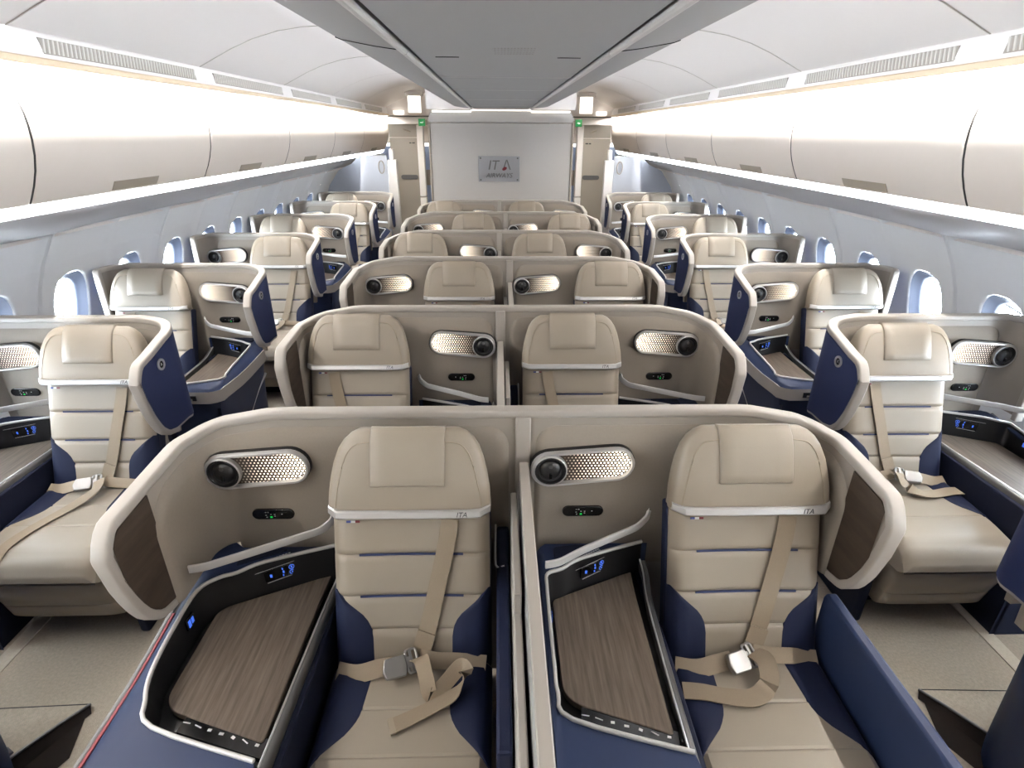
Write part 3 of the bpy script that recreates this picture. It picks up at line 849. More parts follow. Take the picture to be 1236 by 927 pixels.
for i, y in enumerate(CY):
    odd = i % 2 == 0
    SX = 1 if odd else -1
    key = 'odd' if odd else 'even'
    side = lambda canon_left: ('left' if canon_left == odd else 'right')
    cx = CX0*SX
    sl = f'taupe padded privacy shell with grey rim around the {row_txt(i)} of paired seats'
    kw = dict(group=None)
    def seat_label(cl):
        s = side(cl)
        if i == 0: return 'beige leather seat left of the nearest centre divider, belt tail curled on its cushion' if cl else 'beige leather seat right of the nearest centre divider, belt draped toward the wooden table'
        return f'beige leather seat with navy bolsters, {s} of the divider in the {row_txt(i)}'
    def con_label(cl):
        s = side(cl)
        pos = 'aisle side' if cl else 'against the divider'
        return f'navy wood-topped console, {pos}, {s} half of the {row_txt(i)}'
    if (key, 's') not in protos or i < 2:
        SXs = SX
        sh = build_shell(sl, 'centre privacy shells', (cx, y, 0), -.99, 1.008, .468, .39, [(('wl', -.30), ('x', DIV-.045)), (('x', DIV+.040), ('wr', -.225))], r=.11, wood_y=(-.275, -.20), drop=((-.15, 0), (0, .028), (.1, .06), (.25, .07), (.5, .09)), divider=DIV, lights=[(LX, 1, 0), (RX, 1, 0)])
        s1 = build_seat(seat_label(True), 'centre seats', (cx+LX*SX, y, 0), 'loop')
        s2 = build_seat(seat_label(False), 'centre seats', (cx+RX*SX, y, 0), 'drape')
        c1 = build_console(con_label(True), 'centre side consoles', (cx+LX*SX, y, 0), .705, .66, front=-.86, red=True, rail=.640)
        c2 = build_console(con_label(False), 'centre side consoles', (cx+RX*SX, y, 0), .636, .603, front=-.86, rail=.618)
        a1 = tag(obj('armrest', loft([[(.248, yy, 0), (.285, yy, 0), (.287, yy, .67), (.280, yy, .685), (.250, yy, .685), (.243, yy, .67)] for yy in (-.84, -.82, -.27)]), M['navy'], None, bevel=.006), '', 'armrest', 'centre row aisle armrests')
        a1.location = (cx+RX*SX, y, 0)
        protos[key, 's'] = (sh, s1, s2, c1, c2, a1)
    else:
        sh, s1, s2, c1, c2, a1 = protos[key, 's']
        dy = lambda o: (o.location.x, y, 0)
        sh = copy_tree(sh, dy(sh), sl); s1 = copy_tree(s1, dy(s1), seat_label(True)); s2 = copy_tree(s2, dy(s2), seat_label(False))
        c1 = copy_tree(c1, dy(c1), con_label(True)); c2 = copy_tree(c2, dy(c2), con_label(False)); a1 = copy_tree(a1, dy(a1))
    a1['label'] = f'navy padded aisle armrest beside the {side(False)} seat of the {row_txt(i)}'

# window suites: 'aisle' type has the seat by the aisle, 'window' type the seat by the window
XW = -.018
def win_set(i, y, s):
    """s=-1 left, +1 right; canonical frame is the left side for the aisle type"""
    global SX
    sd = 'left' if s < 0 else 'right'
    rown = f'{ORD[i]} {sd} window row' if i >= 0 else f'row beside the camera on the {sd}'
    aisle = i % 2 == 0
    SX = -s if aisle else s       # aisle type: console on -x for the left side
    key = (aisle, s)
    CXW = 2.01
    sx_abs = (1.83 if aisle else 2.22)
    wx = s*sx_abs+XW
    sl = f'taupe privacy shell with navy outer wing around the seat of the {rown}'
    stl = f'beige leather seat with navy bolsters in the {rown}, {"by the aisle" if aisle else "by the windows"}'
    cl = f'navy side console with wood table in the {rown}, {"under the windows" if aisle else "along the aisle"}'
    if key not in protos:
        # shell frame: its own centre
        xl, xr = -.49, (.49 if aisle else .495)
        cxs = s*CXW+XW
        seat_local = (wx-cxs)*SX          # seat centre in the canonical shell frame
        # aisle wing side in canonical frame: aisle type -> +x ; window type -> -x
        if aisle:
            sh = build_shell(sl, 'window privacy shells', (cxs, y, 0), xl, xr, .15, .38, [(('x', -.375), ('wr', -.22))], lights=[(seat_local, 1, .018)], badge=('r', 'A' if s < 0 else 'K'), wood_left=False)
            st = build_seat(stl, 'window row seats', (wx, y, 0), 'front' if s < 0 else 'drape')
            co = build_console(cl, 'window row consoles', (wx, y, 0), .60, .592, front=-.80, rail=.605)
            arm = obj('armrest', loft([[(.258, yy, 0), (.30, yy, 0), (.30, yy, .40), (.258, yy, .40)] for yy in (-.72, -.25)]), M['dark_navy'], None, bevel=.012)
            arm.location = (wx, y, 0); tag(arm, '', 'armrest', 'window row aisle armrests')
        else:
            sh = build_shell(sl, 'window privacy shells', (cxs, y, 0), xl, xr, .38, .15, [(('wl', -.22), ('x', .40))], lights=[(seat_local, 1, .065)], badge=('l', 'A' if s < 0 else 'K'), wood_right=False)
            st = build_seat(stl, 'window row seats', (wx, y, 0), 'drape')
            co = build_console(cl, 'window row consoles', (wx, y, 0), .665, .585, front=-.74, band=True, rail=.645, taper=.05)
            arm = None
        protos[key] = (sh, st, co, arm)
        out = protos[key]
    else:
        a = protos[key]
        out = tuple(copy_tree(o, (o.location.x, y, 0), l) if o else None for o, l in zip(a, (sl, stl, cl, '-')))
    if out[3]: out[3]['label'] = f'low dark navy aisle armrest of the {rown}'
    return out

for s in (-1, 1):
    for i, y in enumerate(WY): win_set(i, y, s)
    # the suite beside the camera: only its shell wing and console reach into the frame
    a = protos[False, s]
    sd = 'left' if s < 0 else 'right'
    copy_tree(a[0], (a[0].location.x, 1.325, 0), f'navy winged privacy shell cut off by the frame at bottom {sd}')
    copy_tree(a[2], (a[2].location.x, 1.325, 0), f'navy side console cut off by the frame at bottom {sd}')
SX = 1

# ------------------------------------------------------------------ the cabin
Y0, Y1 = -1.6, 14.0
YB = 10.75
def ext(prof, y0=Y0, y1=Y1, n=2):
    return grid([[(x, y0+(y1-y0)*i/(n-1), z) for x, z in prof] for i in range(n)])
def solid(prof, y0, y1):
    return loft([[(x, y, z) for x, z in prof] for y in (y0, y1)])

fl = struct('floor', solid([(-2.75, -.06), (2.75, -.06), (2.75, 0), (-2.75, 0)], Y0, Y1), M['carpet'], smooth=False)
for s in (-1, 1):
    struct('trim_1' if s < 0 else 'trim_2', solid([(s*2.03, -.001), (s*2.03, .004), (s*2.09, .004), (s*2.09, -.001)][::s], Y0, 8.3), M['carpet_strip'], smooth=False)

# sidewalls with window openings
PROF = [(2.55, 0), (2.63, .30), (2.655, .55), (2.655, .75), (2.642, .90), (2.615, 1.03), (2.575, 1.17), (2.51, 1.31), (2.41, 1.475), (2.37, 1.56)]
PZ = [p[1] for p in PROF]; PX = [p[0] for p in PROF]
def wallx(y, z):
    x = interp(z, PZ, PX)
    d = abs(((y-3.0325+.575) % 1.15)-.575)            # distance to the nearest panel joint
    d2 = abs(((y-3.6075+.575) % 1.15)-.575)
    x -= .030*math.exp(-(d/.05)**2) - .024*math.exp(-(d/.009)**2)
    x -= .016*math.exp(-(d2/.045)**2)
    return x
WC = [3.32+.575*k for k in range(-8, 9)]
WZ = 1.0
def oval(yc, a, b, k=96, p=2.6):
    out = []
    for j in range(k):
        t = 2*PI*j/k; c, s_ = math.cos(t), math.sin(t)
        out.append((yc+a*math.copysign(abs(c)**(2/p), c), WZ+b*math.copysign(abs(s_)**(2/p), s_)))
    return out
def rect_pts(yc, hw, zlo, zhi, k=96):
    out = []
    for j in range(k):
        t = 2*PI*j/k; c, s_ = math.cos(t), math.sin(t); m = max(abs(c), abs(s_)); out.append((yc+hw*c/m, (zhi+zlo)/2+(zhi-zlo)/2*s_/m))
    return out
tn = 10
def trim(vf, m, **k):
    global tn
    tn += 1
    return struct(f'trim_{tn}', vf, m, **k)

wn = 0
for s in (-1, 1):
    parts = []
    y_lo, y_hi = WC[0]-.2875, WC[-1]+.2875
    ylist = [y_lo+(y_hi-y_lo)*i/680 for i in range(681)]
    zl, zh = .74, 1.29
    for z0, z1, nz, e0, e1 in ((0, zl+.03, 6, 0, .004), (zh-.03, 1.56, 5, .004, 0)):
        g = grid([[(s*(wallx(y, z0+(z1-z0)*j/nz)+(e0 if j == 0 else e1 if j == nz else 0)), y, z0+(z1-z0)*j/nz) for y in ylist] for j in range(nz+1)])
        parts.append(g)
    for z0, z1 in ((Y0, y_lo), (y_hi, Y1)):
        parts.append(grid([[(s*wallx(z0+(z1-z0)*i/40, z), z0+(z1-z0)*i/40, z) for i in range(41)] for z in PZ]))
    for yc in WC:
        o_, r_ = oval(yc, .142, .205), rect_pts(yc, .2875, zl, zh)
        rings = []
        for u in (0, .06, .15, .3, .45, .6, .7, .78, .85, .91, .96, .985, 1):
            rings.append([(s*(wallx(p[0]+(q[0]-p[0])*u, p[1]+(q[1]-p[1])*u)+(.010 if u == 0 else 0)), p[0]+(q[0]-p[0])*u, p[1]+(q[1]-p[1])*u) for p, q in zip(o_, r_)])
        parts.append(grid(rings, close_u=True))
    struct('wall_left' if s < 0 else 'wall_right', join(*parts), M['side'], angle=60)
    for j in range(-3, 5):
        yj = 3.0325+1.15*j
        trim(sweep([(s*(wallx(yj, z)-.0005), yj, z) for z in [.3+1.17*q/24 for q in range(25)]], rrect(.002, .003), [(s, 0, 0)]*25), M['grille_slot'])
    for yc in WC:
        if yc > 8.5: continue
        wn += 1
        o1, o2 = oval(yc, .142, .205), oval(yc, .114, .160)
        rings = []
        for u, d in ((0, .008), (.15, .018), (.45, .035), (.8, .052), (1, .058)):
            rings.append([(s*(wallx(yc+.1, p[1]+(q[1]-p[1])*u)+d), p[0]+(q[0]-p[0])*u, p[1]+(q[1]-p[1])*u) for p, q in zip(o1, o2)])
        rings.append([(s*(wallx(yc+.1, p[1])+.08), p[0], p[1]) for p in oval(yc, .114, .160)])
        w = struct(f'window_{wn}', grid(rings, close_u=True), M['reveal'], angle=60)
        pane = oval(yc, .113, .159)
        struct('pane', ([(s*(wallx(yc+.1, p[1])+.07), p[0], p[1]) for p in pane], [tuple(range(len(pane)))]), M['glass'], smooth=False, parent=w)
        # half-drawn shade rail and the split line between the outer panes
        def wx_(z): return s*(wallx(yc+.1, z)+.074)
        struct('shade_rail', sweep([(wx_(WZ+.115+.018*j/6), yc-.085+.17*j/6, WZ+.115+.035*j/6) for j in range(7)], rrect(.004, .004), [(s, 0, 0)]*7), M['reveal'], parent=w)
        struct('pane_bar', sweep([(wx_(WZ-.15+.27*j/6), yc+.01, WZ-.15+.27*j/6) for j in range(7)], rrect(.002, .002), [(s, 0, 0)]*7), M['reveal'], parent=w)
    # behind openings not built as windows, a closed skin outside keeps the hull shut
    for yc in WC:
        if yc > 8.5:
            o1 = oval(yc, .15, .215)
            struct('trim_9', ([(s*(wallx(yc+.1, p[1])+.02), p[0], p[1]) for p in o1], [tuple(range(len(o1)))]), M['side'], smooth=False)

SEAM = [-.57, .99, 2.55, 4.11, 5.67, 7.23, 8.79, YB]
BINP = [(2.062, 1.672), (2.045, 1.70), (2.018, 1.75), (1.992, 1.81), (1.974, 1.87), (1.964, 1.93), (1.961, 1.985), (1.963, 2.03), (1.972, 2.08), (1.988, 2.13), (2.012, 2.18), (2.03, 2.205)]
for s in (-1, 1):
    sd = 'left' if s < 0 else 'right'
    for k in range(len(SEAM)-1):
        a, b = SEAM[k]+.006, SEAM[k+1]-.006
        if k == 0: continue
        nth = ['', 'nearest and cut off', 'second', 'third', 'fourth', 'fifth', 'farthest'][k]
        t = thing('overhead_bin', f'white curved overhead bin on the {sd}, {nth} along that side', 'luggage bin', (0, a, 0), f'overhead bins on the {sd}')
        L = b-a
        # door: curved skin with rounded ends
        rows = []
        for u, inn in ((0, .03), (0, .006), (.004, .0), (.012, -.001), (.03, -.001), (L-.03, -.001), (L-.012, -.001), (L-.004, 0), (L, .006), (L, .03)):
            rows.append([(s*(x+inn), u, z) for x, z in BINP])
        g = grid(rows)
        obj('bin_door', g if s > 0 else (g[0], [tuple(reversed(q)) for q in g[1]]), M['bin'], t, angle=50)
        obj('bin_body', loft([[(s*x, u, z) for x, z in [(2.08, 1.675), (1.99, 1.95), (2.045, 2.20), (2.44, 2.20), (2.44, 1.675)]] for u in (.02, L-.02)]), M['gap'], t, smooth=False)
        if k > 0:
            sg = grid([[(s*(x+.0015), u, z) for x, z in BINP] for u in (L-.001, L+.0115)])
            obj('bin_seal', sg if s > 0 else (sg[0], [tuple(reversed(q)) for q in sg[1]]), M['gap'], t)  # dark strip stands in for the shade in the gap between bins
        yc = L*.5
        lp_ = [(2.0545, 1.682), (2.043, 1.70), (2.0285, 1.727)]
        obj('bin_latch', grid([[(s*(x-.0025+(.006 if e else 0)), u, z) for x, z in lp_] for u, e in ((yc-.235, 1), (yc-.23, 0), (yc+.17, 0), (yc+.20, 1))]), M['bin_latch'], t)
    # wash light under the bin lip, in lengths
    y = -.5
    j = 0
    while y < YB-.1:
        e = min(y+1.56, YB)
        if e > .9:
            trim(solid([(s*2.060, 1.672), (s*2.070, 1.675), (s*2.110, 1.648), (s*2.114, 1.622), (s*2.102, 1.620)][::s], y+.36-.36+.006, e-.006), M['wash_strip'], smooth=False)
        y = e
    # service panel below: curved underside running back to the sidewall, gently swollen at each unit
    P = [(2.112, 1.640), (2.118, 1.624), (2.14, 1.604), (2.20, 1.560), (2.28, 1.522), (2.37, 1.480), (2.44, 1.474)]
    rows = []
    for q in range(161):
        yy = Y0+(YB-Y0)*q/160
        bl = max(0, math.cos((yy-3.0)/1.56*2*PI))**2*.022
        rows.append([(s*x, yy, z-bl*math.sin(min(1, (i/5))*PI)**1.0-(bl*.35 if i == 5 else 0)) for i, (x, z) in enumerate(P)])
    g = grid(rows)
    trim(g if s > 0 else (g[0], [tuple(reversed(q)) for q in g[1]]), M['psu'], angle=60)
    # closing skin behind the bins
    trim(ext([(s*2.41, 1.45), (s*2.46, 1.6), (s*2.46, 2.3), (s*1.99, 2.36)]), M['ceil'], smooth=False)
    # lit slot above the bins
    trim(solid([(s*1.9245, 2.2095), (s*1.9255, 2.2295), (s*1.9235, 2.2295), (s*1.9225, 2.2095)][::s], Y0, YB), M['led_strip'], smooth=False)
    # gold edge and vent panel
    trim(solid([(s*1.918, 2.2085), (s*1.915, 2.211), (s*1.920, 2.236), (s*1.945, 2.246), (s*2.03, 2.246), (s*2.03, 2.231), (s*1.925, 2.231), (s*1.921, 2.2085)][::s], Y0, YB), M['gold'], smooth=False, bevel=.003)
    trim(ext([(s*1.935, 2.242), (s*1.945, 2.30), (s*1.955, 2.335), (s*1.966, 2.343)], Y0, YB), M['ceil'])
    # air grilles: slats between y seams of the ceiling panels
    gy = [2.60-3.1/2, 2.60, 4.15, 5.70, 7.25, 8.80, 10.3]
    for k in range(len(gy)-1):
        a, b = gy[k]+.13, gy[k+1]-.13
        nth = ['nearest', 'second', 'third', 'fourth', 'fifth', 'farthest'][k]
        t = thing('air_grille', f'long slatted air grille above the {sd} bins, {nth} of that row', 'air grille', (0, a, 0), f'air grilles above the {sd} bins')
        L = b-a
        obj('backing', loft([[(s*1.9365, u, 2.258), (s*1.9465, u, 2.318), (s*1.952, u, 2.318), (s*1.944, u, 2.258)][::s] for u in (0, L)]), M['grille_slot'], t, smooth=False)
        ns = int(L/.027); sl_ = []
        for q in range(ns):
            u = (q+.5)*L/ns
            sl_.append(loft([[(s*(x+(z-2.262)*.167), u+du+dz, z) for x, du in ((1.938, -.0075), (1.933, -.005), (1.933, .005), (1.938, .0075))] for z, dz in ((2.262, -.012), (2.316, .012))]))
        obj('slats', join(*sl_), M['grille'], t, smooth=False)

# ceiling dome
DOME = [(1.966, 2.341), (1.92, 2.362), (1.87, 2.386), (1.74, 2.446), (1.60, 2.50), (1.43, 2.545), (1.27, 2.568), (1.0, 2.583), (.66, 2.59), (0, 2.592)]
DFULL = [(-x, z) for x, z in DOME]+[(x, z) for x, z in reversed(DOME[:-1])]
rows = []
jy = [2.60-3.1/2, 2.60, 4.15, 5.70, 7.25, 8.8]
ysd = sorted(set([Y0+(Y1-Y0)*i/60 for i in range(61)]+[j+d for j in jy for d in (-.012, -.005, 0, .005, .012)]))
for yy in ysd:
    g = .010*max([max(0, 1-abs(yy-j)/.012) for j in jy])
    rows.append([(x, yy, z+g) for x, z in DFULL])
struct('ceiling', grid(rows), M['ceil'], angle=25)
for s in (-1, 1):
    for j in jy[:4]:
        trim(sweep([(s*x, j, z-.0005) for x, z in DOME[:9]], rrect(.003, .0016), [(0, 1, 0)]*9), M['grille_slot'] if j < 3 else M['grille'])

# central canopy
trim(loft([[(-.352, y, 2.236), (-.30, y, 2.232), (.30, y, 2.232), (.352, y, 2.236), (.352, y, 2.27), (-.352, y, 2.27)] for y in (Y0, 7.9)]), M['canopy'], bevel=.004)
for s in (-1, 1):
    trim(loft([[(s*x, y, z) for x, z in ((.375, 2.238), (.48, 2.248), (.585, 2.262), (.604, 2.268), (.60, 2.285), (.375, 2.285))][::s] for y in (Y0, 7.9)]), M['canopy'], bevel=.004)
    trim(tube([(s*.381, y, 2.236) for y in (Y0, 2.0, 2.34)], .013, 10), M['canopy_rail'])
    trim(tube([(s*.381, y, 2.236) for y in (2.352, 5, 7.85)], .013, 10), M['canopy_rail'])
    trim(solid([(s*.352, 2.262), (s*.375, 2.262), (s*.375, 2.268), (s*.352, 2.268)][::s], Y0, 7.9), M['gap'], smooth=False)
    trim(solid([(s*.572, 2.290), (s*.568, 2.290), (s*.552, 2.325), (s*.556, 2.325)][::s], Y0, 7.9), M['cove_strip'], smooth=False)  # added glow behind the canopy lip, out of view, lights the dome
    # canopy hangs on side skirts from the dome
    trim(ext([(s*.565, 2.28), (s*.50, 2.42), (s*.50, 2.585)], Y0, 7.9), M['canopy'], smooth=False)
    trim(sweep([(s*.372, 2.345, 2.2365), (s*.48, 2.32, 2.2475), (s*.585, 2.28, 2.2615), (s*.605, 2.27, 2.268)], rrect(.002, .002), [(0, 1, 0)]*4), M['gap'])
for y in (3.35, 4.35, 5.6, 6.8):
    trim(box(-.35, .35, y-.003, y+.003, 2.2312, 2.234), M['canopy_rail'], smooth=False)
# speaker holes and two small slots in the canopy
spk = thing('ceiling_speaker', 'small square of speaker holes in the grey centre canopy', 'speaker', (0.02, 2.22, 2.2315))
obj('speaker_holes', join(*[prism([(-.07+.0115*i+.003*math.cos(q*PI/3), .05*j+.006*math.sin(q*PI/3)) for q in range(6)], -.0006, .001) for i in range(13) for j in range(4)]), M['canopy_rail_dark'], spk, smooth=False)
for s in (-1, 1):
    c = tag(obj('canopy_latch', join(box(-.035, .035, -.004, .004, -.002, .002), tube([(-.045, 0, -.001), (.045, 0, -.001)], .002, 6)), M['gap'], None, smooth=False), f'small dark latch slot in the canopy, {"left" if s < 0 else "right"} of the speaker holes', 'latch', 'canopy latch slots')
    c.location = (s*.235+.0, 2.47, 2.2325)

# ---- far end: partition, header, doors, posts
YP = 8.25
t = thing('cabin_partition', 'pale grey partition wall closing the centre of the cabin', 'partition', (0, YP, 0))
obj('panel', box(-.955, .955, 0, .04, 0, 2.075), M['partition'], t, bevel=.006)
obj('header', loft([[(x, y, z) for x, z in ((-.955, 2.082), (.955, 2.082), (.985, 2.12), (.93, 2.225), (.50, 2.225), (-.50, 2.225), (-.93, 2.225), (-.985, 2.12))] for y in (.0, .05)]), M['partition'], t, bevel=.006)
obj('edge_strip', box(-.985, -.958, -.01, .05, 0, 2.08), M['door'], t, bevel=.004)
obj('edge_strip', box(.958, .985, -.01, .05, 0, 2.08), M['door'], t, bevel=.004)
# light above the partition where the canopy ends
for s in (-1, 1):
    trim(box(min(s*.40, s*.92), max(s*.40, s*.92), YP-.03, YP-.004, 2.205, 2.228), M['lit_white'], smooth=False, bevel=.004)
trim(box(-.40, .40, YP-.09, YP-.07, 2.222, 2.238), M['lit_white'], smooth=False)
trim(box(-1.0, 1.0, YP, YP+.05, 2.24, 2.6), M['ceil'], smooth=False)
# plaque with the carrier's lettering
pl = thing('wall_plaque', 'clear plaque with ITA AIRWAYS lettering and red mark on the grey partition', 'plaque', (-.03, YP-.012, 1.50))
obj('plate', box(-.285, .285, 0, .008, -.165, .165), M['plaque'], pl, bevel=.003)
for a in (-.255, .255):
    for b in (-.14, .14):
        obj('standoff', loft([[(a+.012*math.cos(2*PI*j/12), y, b+.012*math.sin(2*PI*j/12)) for j in range(12)] for y in (-.008, .0)]), M['gunmetal'], pl)
R90 = Matrix.Rotation(PI/2, 4, 'X')
obj('letters', join(xf(text_mesh('IT', .175, .003, .2), Matrix.Translation((-.085, -.005, .045)) @ R90), xf(text_mesh('\u039b', .175, .003, .0), Matrix.Translation((.105, -.005, .045)) @ R90)), M['gunmetal'], pl, smooth=False)
obj('small_letters', xf(text_mesh('AIRWAYS', .085, .003, .2), Matrix.Translation((.0, -.005, -.085)) @ R90), M['gunmetal'], pl, smooth=False)
obj('red_mark', xf(loft([[(.030*math.cos(2*PI*j/16)+.012*math.sin(2*PI*j/16), y, .024*math.sin(2*PI*j/16)) for j in range(16)] for y in (-.009, -.002)]), Matrix.Translation((.075, 0, .005))), M['red'], pl)

for s in (-1, 1):
    sd = 'left' if s < 0 else 'right'
    X_ = lambda a, b: (min(s*a, s*b), max(s*a, s*b))
    # side partition behind the window rows
    t = thing('side_partition', f'pale blue-grey side partition behind the farthest {sd} window seat', 'partition', (0, 8.62, 0))
    pp_ = [(s*1.64, 0), (s*2.56, 0), (s*2.64, .30), (s*2.64, .9), (s*2.50, 1.25), (s*2.34, 1.46), (s*2.15, 1.545), (s*2.085, 1.60), (s*2.05, 1.655), (s*1.64, 1.655)]
    obj('panel', face_prism(pp_[::s], 0, .04), M['partition_blue'], t, smooth=False)
    obj('end_post', join(box(*X_(1.50, 1.635), -.02, .06, 0, 1.60), box(*X_(1.54, 1.60), -.02, .05, 1.60, 1.74)), M['post'], t, bevel=.012)
    # curtain tie loop
    lp2 = [(s*(1.72+.04*math.cos(a)), 8.60-.01, 1.50+.085*math.sin(a)+.02*math.cos(a)*0) for a in [2*PI*j/20 for j in range(20)]]
    c = tag(obj('curtain_tie', sweep(lp2, rrect(.010, .006, .5, 2), [(0, 1, 0)]*20, closed=True), M['door'], None), f'beige curtain tie loop hanging on the {sd} side partition', 'curtain tie', 'curtain ties')
    # lavatory door beyond
    d = struct(f'door_{1 if s < 0 else 2}', join(box(*X_(1.49, 2.0), 11.0, 11.04, 0, 1.86), box(*X_(1.49, 2.0), 11.0, 11.04, 1.875, 2.10)), M['door'], smooth=False, bevel=.004)
    struct('door_handle', loft([[(s*1.68+a, y, b) for a, b in hull2((-.12, 1.20), .0381, (.12, 1.20), .038, 8)] for y in (10.98, 11.0)]), M['gunmetal'], parent=d)
    struct('door_sign', join(box(*X_(1.55, 1.60), 10.99, 11.0, 1.77, 1.79), box(*X_(1.615, 1.65), 10.99, 11.0, 1.77, 1.79)), M['gap'], parent=d, smooth=False)
    struct('door_hook', tube([(s*1.62, 10.985, 1.96), (s*1.74, 10.975, 2.0)], .014, 8), M['bin_latch'], parent=d)
    p = tag(obj('corridor_post', join(box(*X_(1.375, 1.49), 10.85, 11.0, 0, .86), box(*X_(1.375, 1.49), 10.85, 11.0, .875, 2.08)), M['post'], None, bevel=.01), f'white rounded post at the {sd} aisle end beside the beige door', 'post', 'posts at the aisle ends')
    # cross header over the aisle with lit face
    trim(box(*X_(1.10, 2.1), 10.60, 10.65, 2.085, 2.20), M['post'], smooth=False, bevel=.008)
    trim(box(*X_(1.10, 2.0), 10.56, 10.66, 2.20, 2.215), M['gap'], smooth=False)
    trim(box(*X_(1.0, 1.98), 10.66, 10.70, 2.2, 2.6), M['ceil'], smooth=False)
    # exit sign
    e = thing('exit_sign', f'small green exit sign at the top of the {sd} aisle opening', 'exit sign', (s*1.345, 10.50, 2.11), 'exit signs')
    obj('sign_face', box(-.056, .056, 0, .03, -.056, .056), M['exit_green'], e, bevel=.003)
    obj('pictogram', join(box(-.028, .012, -.002, .001, -.008, .006), ([(-.02*s+.034*s*0+(.030 if s < 0 else -.030)*0-.0, -.002, .02), (.03, -.002, 0.0), (-.0, -.002, -.02)], [(0, 1, 2)])), M['mark_light'], e, smooth=False)
    obj('sign_bracket', box(*((.058, .09) if s < 0 else (-.10, -.07)), 0, .025, -.04, .04), M['bin_latch'], e, bevel=.003)
    # lit boxes on the dome near the aisle end
    c = thing('ceiling_light', f'bright boxy ceiling light hanging over the end of the {sd} aisle', 'ceiling light', (s*1.36, 9.80, 2.24), 'aisle end ceiling lights')
    obj('diffuser', box(-.10, .10, 0, .06, 0, .235), M['lit_white'], c, bevel=.01)
    obj('mount', box(-.14, .14, -.03, .09, .235, .30), M['post'], c, bevel=.006)
    c = thing('downlight', f'small oval lit spot in the ceiling by the end of the {sd} bins', 'downlight', (s*1.74, 10.53, 2.262), 'aisle end downlights')
    obj('lens', loft([[(.09*math.cos(2*PI*j/20)*k, .05*math.sin(2*PI*j/20)*k+.07, z) for j in range(20)] for k, z in ((.8, -.03), (1, -.02), (1, .03))]), M['lit_white'], c)
    # beyond the doors: next cabin seen through the narrow gap
    trim(box(*X_(1.0, 2.6), 12.3, 12.36, 0, .95), M['outside'], smooth=False)
    trim(box(*X_(1.0, 2.6), 12.3, 12.36, .95, 1.25), M['door'], smooth=False)
    trim(box(*X_(1.0, 2.6), 12.3, 12.36, 1.25, 1.70), M['outside'], smooth=False)
    trim(box(*X_(1.0, 2.6), 12.2, 12.26, 1.70, 1.76), M['lit_white'], smooth=False)
    trim(box(*X_(1.0, 2.6), 12.3, 12.36, 1.78, 2.2), M['bin'], smooth=False)

struct('wall_back', join(box(-2.75, 2.75, Y1, Y1+.05, -.05, 2.7)), M['partition'], smooth=False)
struct('wall_front', join(box(-2.75, 2.75, Y0-.05, Y0, -.05, 2.7)), M['partition'], smooth=False)

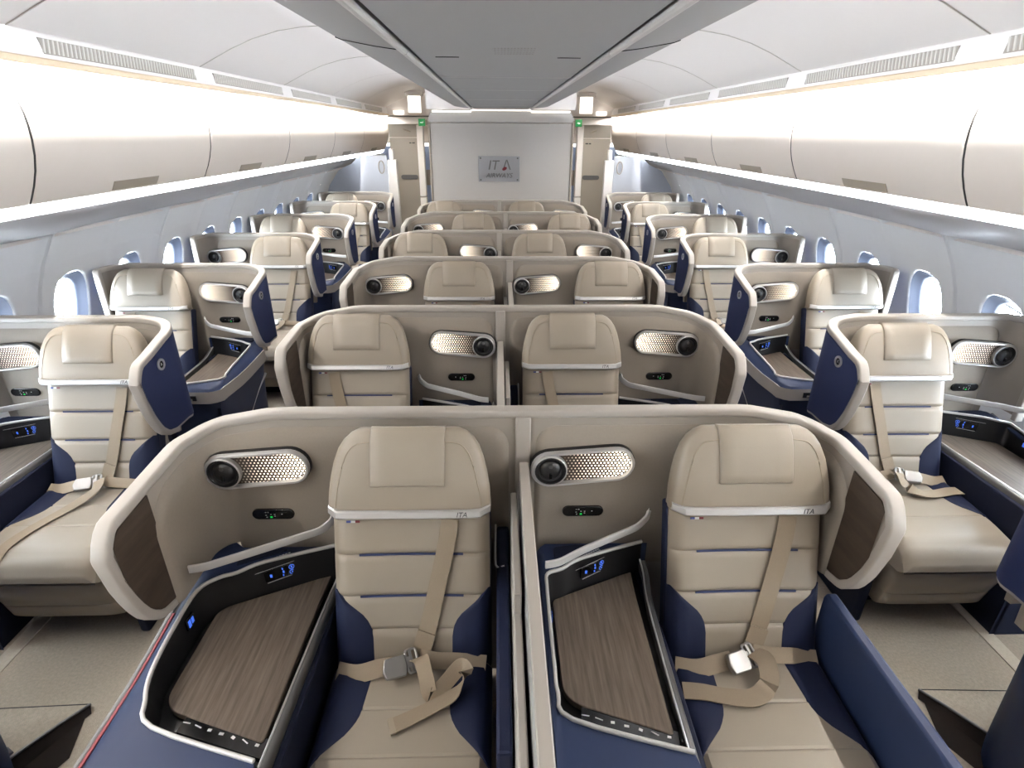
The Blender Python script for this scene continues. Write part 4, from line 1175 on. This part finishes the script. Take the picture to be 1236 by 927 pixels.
# ---- dark plastic flaps lying on the carpet in the foot wells
def flap(label, loc, sgn):
    t = thing('floor_flap', label, 'floor flap', loc, 'dark floor flaps')
    V = [(0, 0, .004), (-.55, -.02, .004), (-.55, -.62, .004), (-.30, -.55, .004), (-.10, -.20, .004), (0, 0, .014), (-.55, -.02, .014), (-.55, -.62, .014), (-.30, -.55, .014), (-.10, -.20, .014)]
    V = [(x*sgn, y, z) for x, y, z in V]
    F = [(0, 1, 2, 3, 4), (9, 8, 7, 6, 5), (0, 5, 6, 1), (1, 6, 7, 2), (2, 7, 8, 3), (3, 8, 9, 4), (4, 9, 5, 0)]
    if sgn < 0: F = [tuple(reversed(f)) for f in F]
    obj('carpet_patch', (V, [tuple(reversed(f)) for f in F]), M['carpet'], t, smooth=False, mirror=False)
    path = [(0.0, .0, .014), (-.05*sgn, -.09, .03), (-.10*sgn, -.19, .045), (-.20*sgn, -.36, .055), (-.32*sgn, -.57, .055)]
    obj('dark_skirt', grid([[(x, y, z) for x, y, z in path], [(x+.02*sgn, y-.03, .003) for x, y, z in path], [(x+(.10*sgn if i else .0), y-.10*(1 if i else .2), .002) for i, (x, y, z) in enumerate(path)]]), M['ramp'], t, mirror=False)
    obj('grey_strip', sweep([(-.13*sgn, -.19, .052), (-.22*sgn, -.36, .062), (-.34*sgn, -.57, .062)], rrect(.004, .018), [(0, 0, 1)]*3), M['ramp_edge'], t, mirror=False)
    obj('patch_edge', tube([(0, 0, .013), (-.28*sgn, -.01, .013), (-.55*sgn, -.02, .013)], .0025, 6), M['gap'], t, mirror=False)
    obj('edge_lip', tube(path, .005, 8), M['gunmetal'], t, mirror=False)
    return t
flap('dark edged plastic flap on the carpet at bottom left, beside the navy console', (-1.575, 1.43, 0), 1)
flap('dark edged plastic flap on the carpet at bottom right, beside the navy armrest', (1.575, 1.43, 0), -1)

# ------------------------------------------------------------------ light from outside, camera
w = bpy.data.worlds.new('World'); S.world = w; w.use_nodes = True
bg = w.node_tree.nodes['Background']; bg.inputs['Color'].default_value = (.80, .90, 1, 1); bg.inputs['Strength'].default_value = 70.0

F_PX, W_PX = 670.0, 1236.0
cam = bpy.data.cameras.new('Camera'); co = bpy.data.objects.new('Camera', cam); COL.objects.link(co)
cam.sensor_fit = 'HORIZONTAL'; cam.sensor_width = 36; cam.lens = F_PX/W_PX*36; cam.clip_start = .02; cam.clip_end = 60
TH, PSI, ROLL = math.radians(24.428), math.radians(1.419), math.radians(.3)
fwd = Vector((math.sin(PSI)*math.cos(TH), math.cos(PSI)*math.cos(TH), -math.sin(TH)))
right = Vector((math.cos(PSI), -math.sin(PSI), 0)); up = right.cross(fwd)
# picture turned clockwise by ROLL
r2 = right*math.cos(ROLL)+up*math.sin(ROLL); u2 = up*math.cos(ROLL)-right*math.sin(ROLL)
co.matrix_world = Matrix(((r2.x, u2.x, -fwd.x, -.04), (r2.y, u2.y, -fwd.y, 0), (r2.z, u2.z, -fwd.z, 1.97), (0, 0, 0, 1)))
S.camera = co

S.view_settings.view_transform = 'Standard'; S.view_settings.look = 'None'
S.view_settings.exposure = -0.1; S.view_settings.gamma = 1; S.view_settings.use_curve_mapping = False
S.cycles.use_denoising = True
S.cycles.max_bounces = 10; S.cycles.diffuse_bounces = 8; S.cycles.sample_clamp_indirect = 6
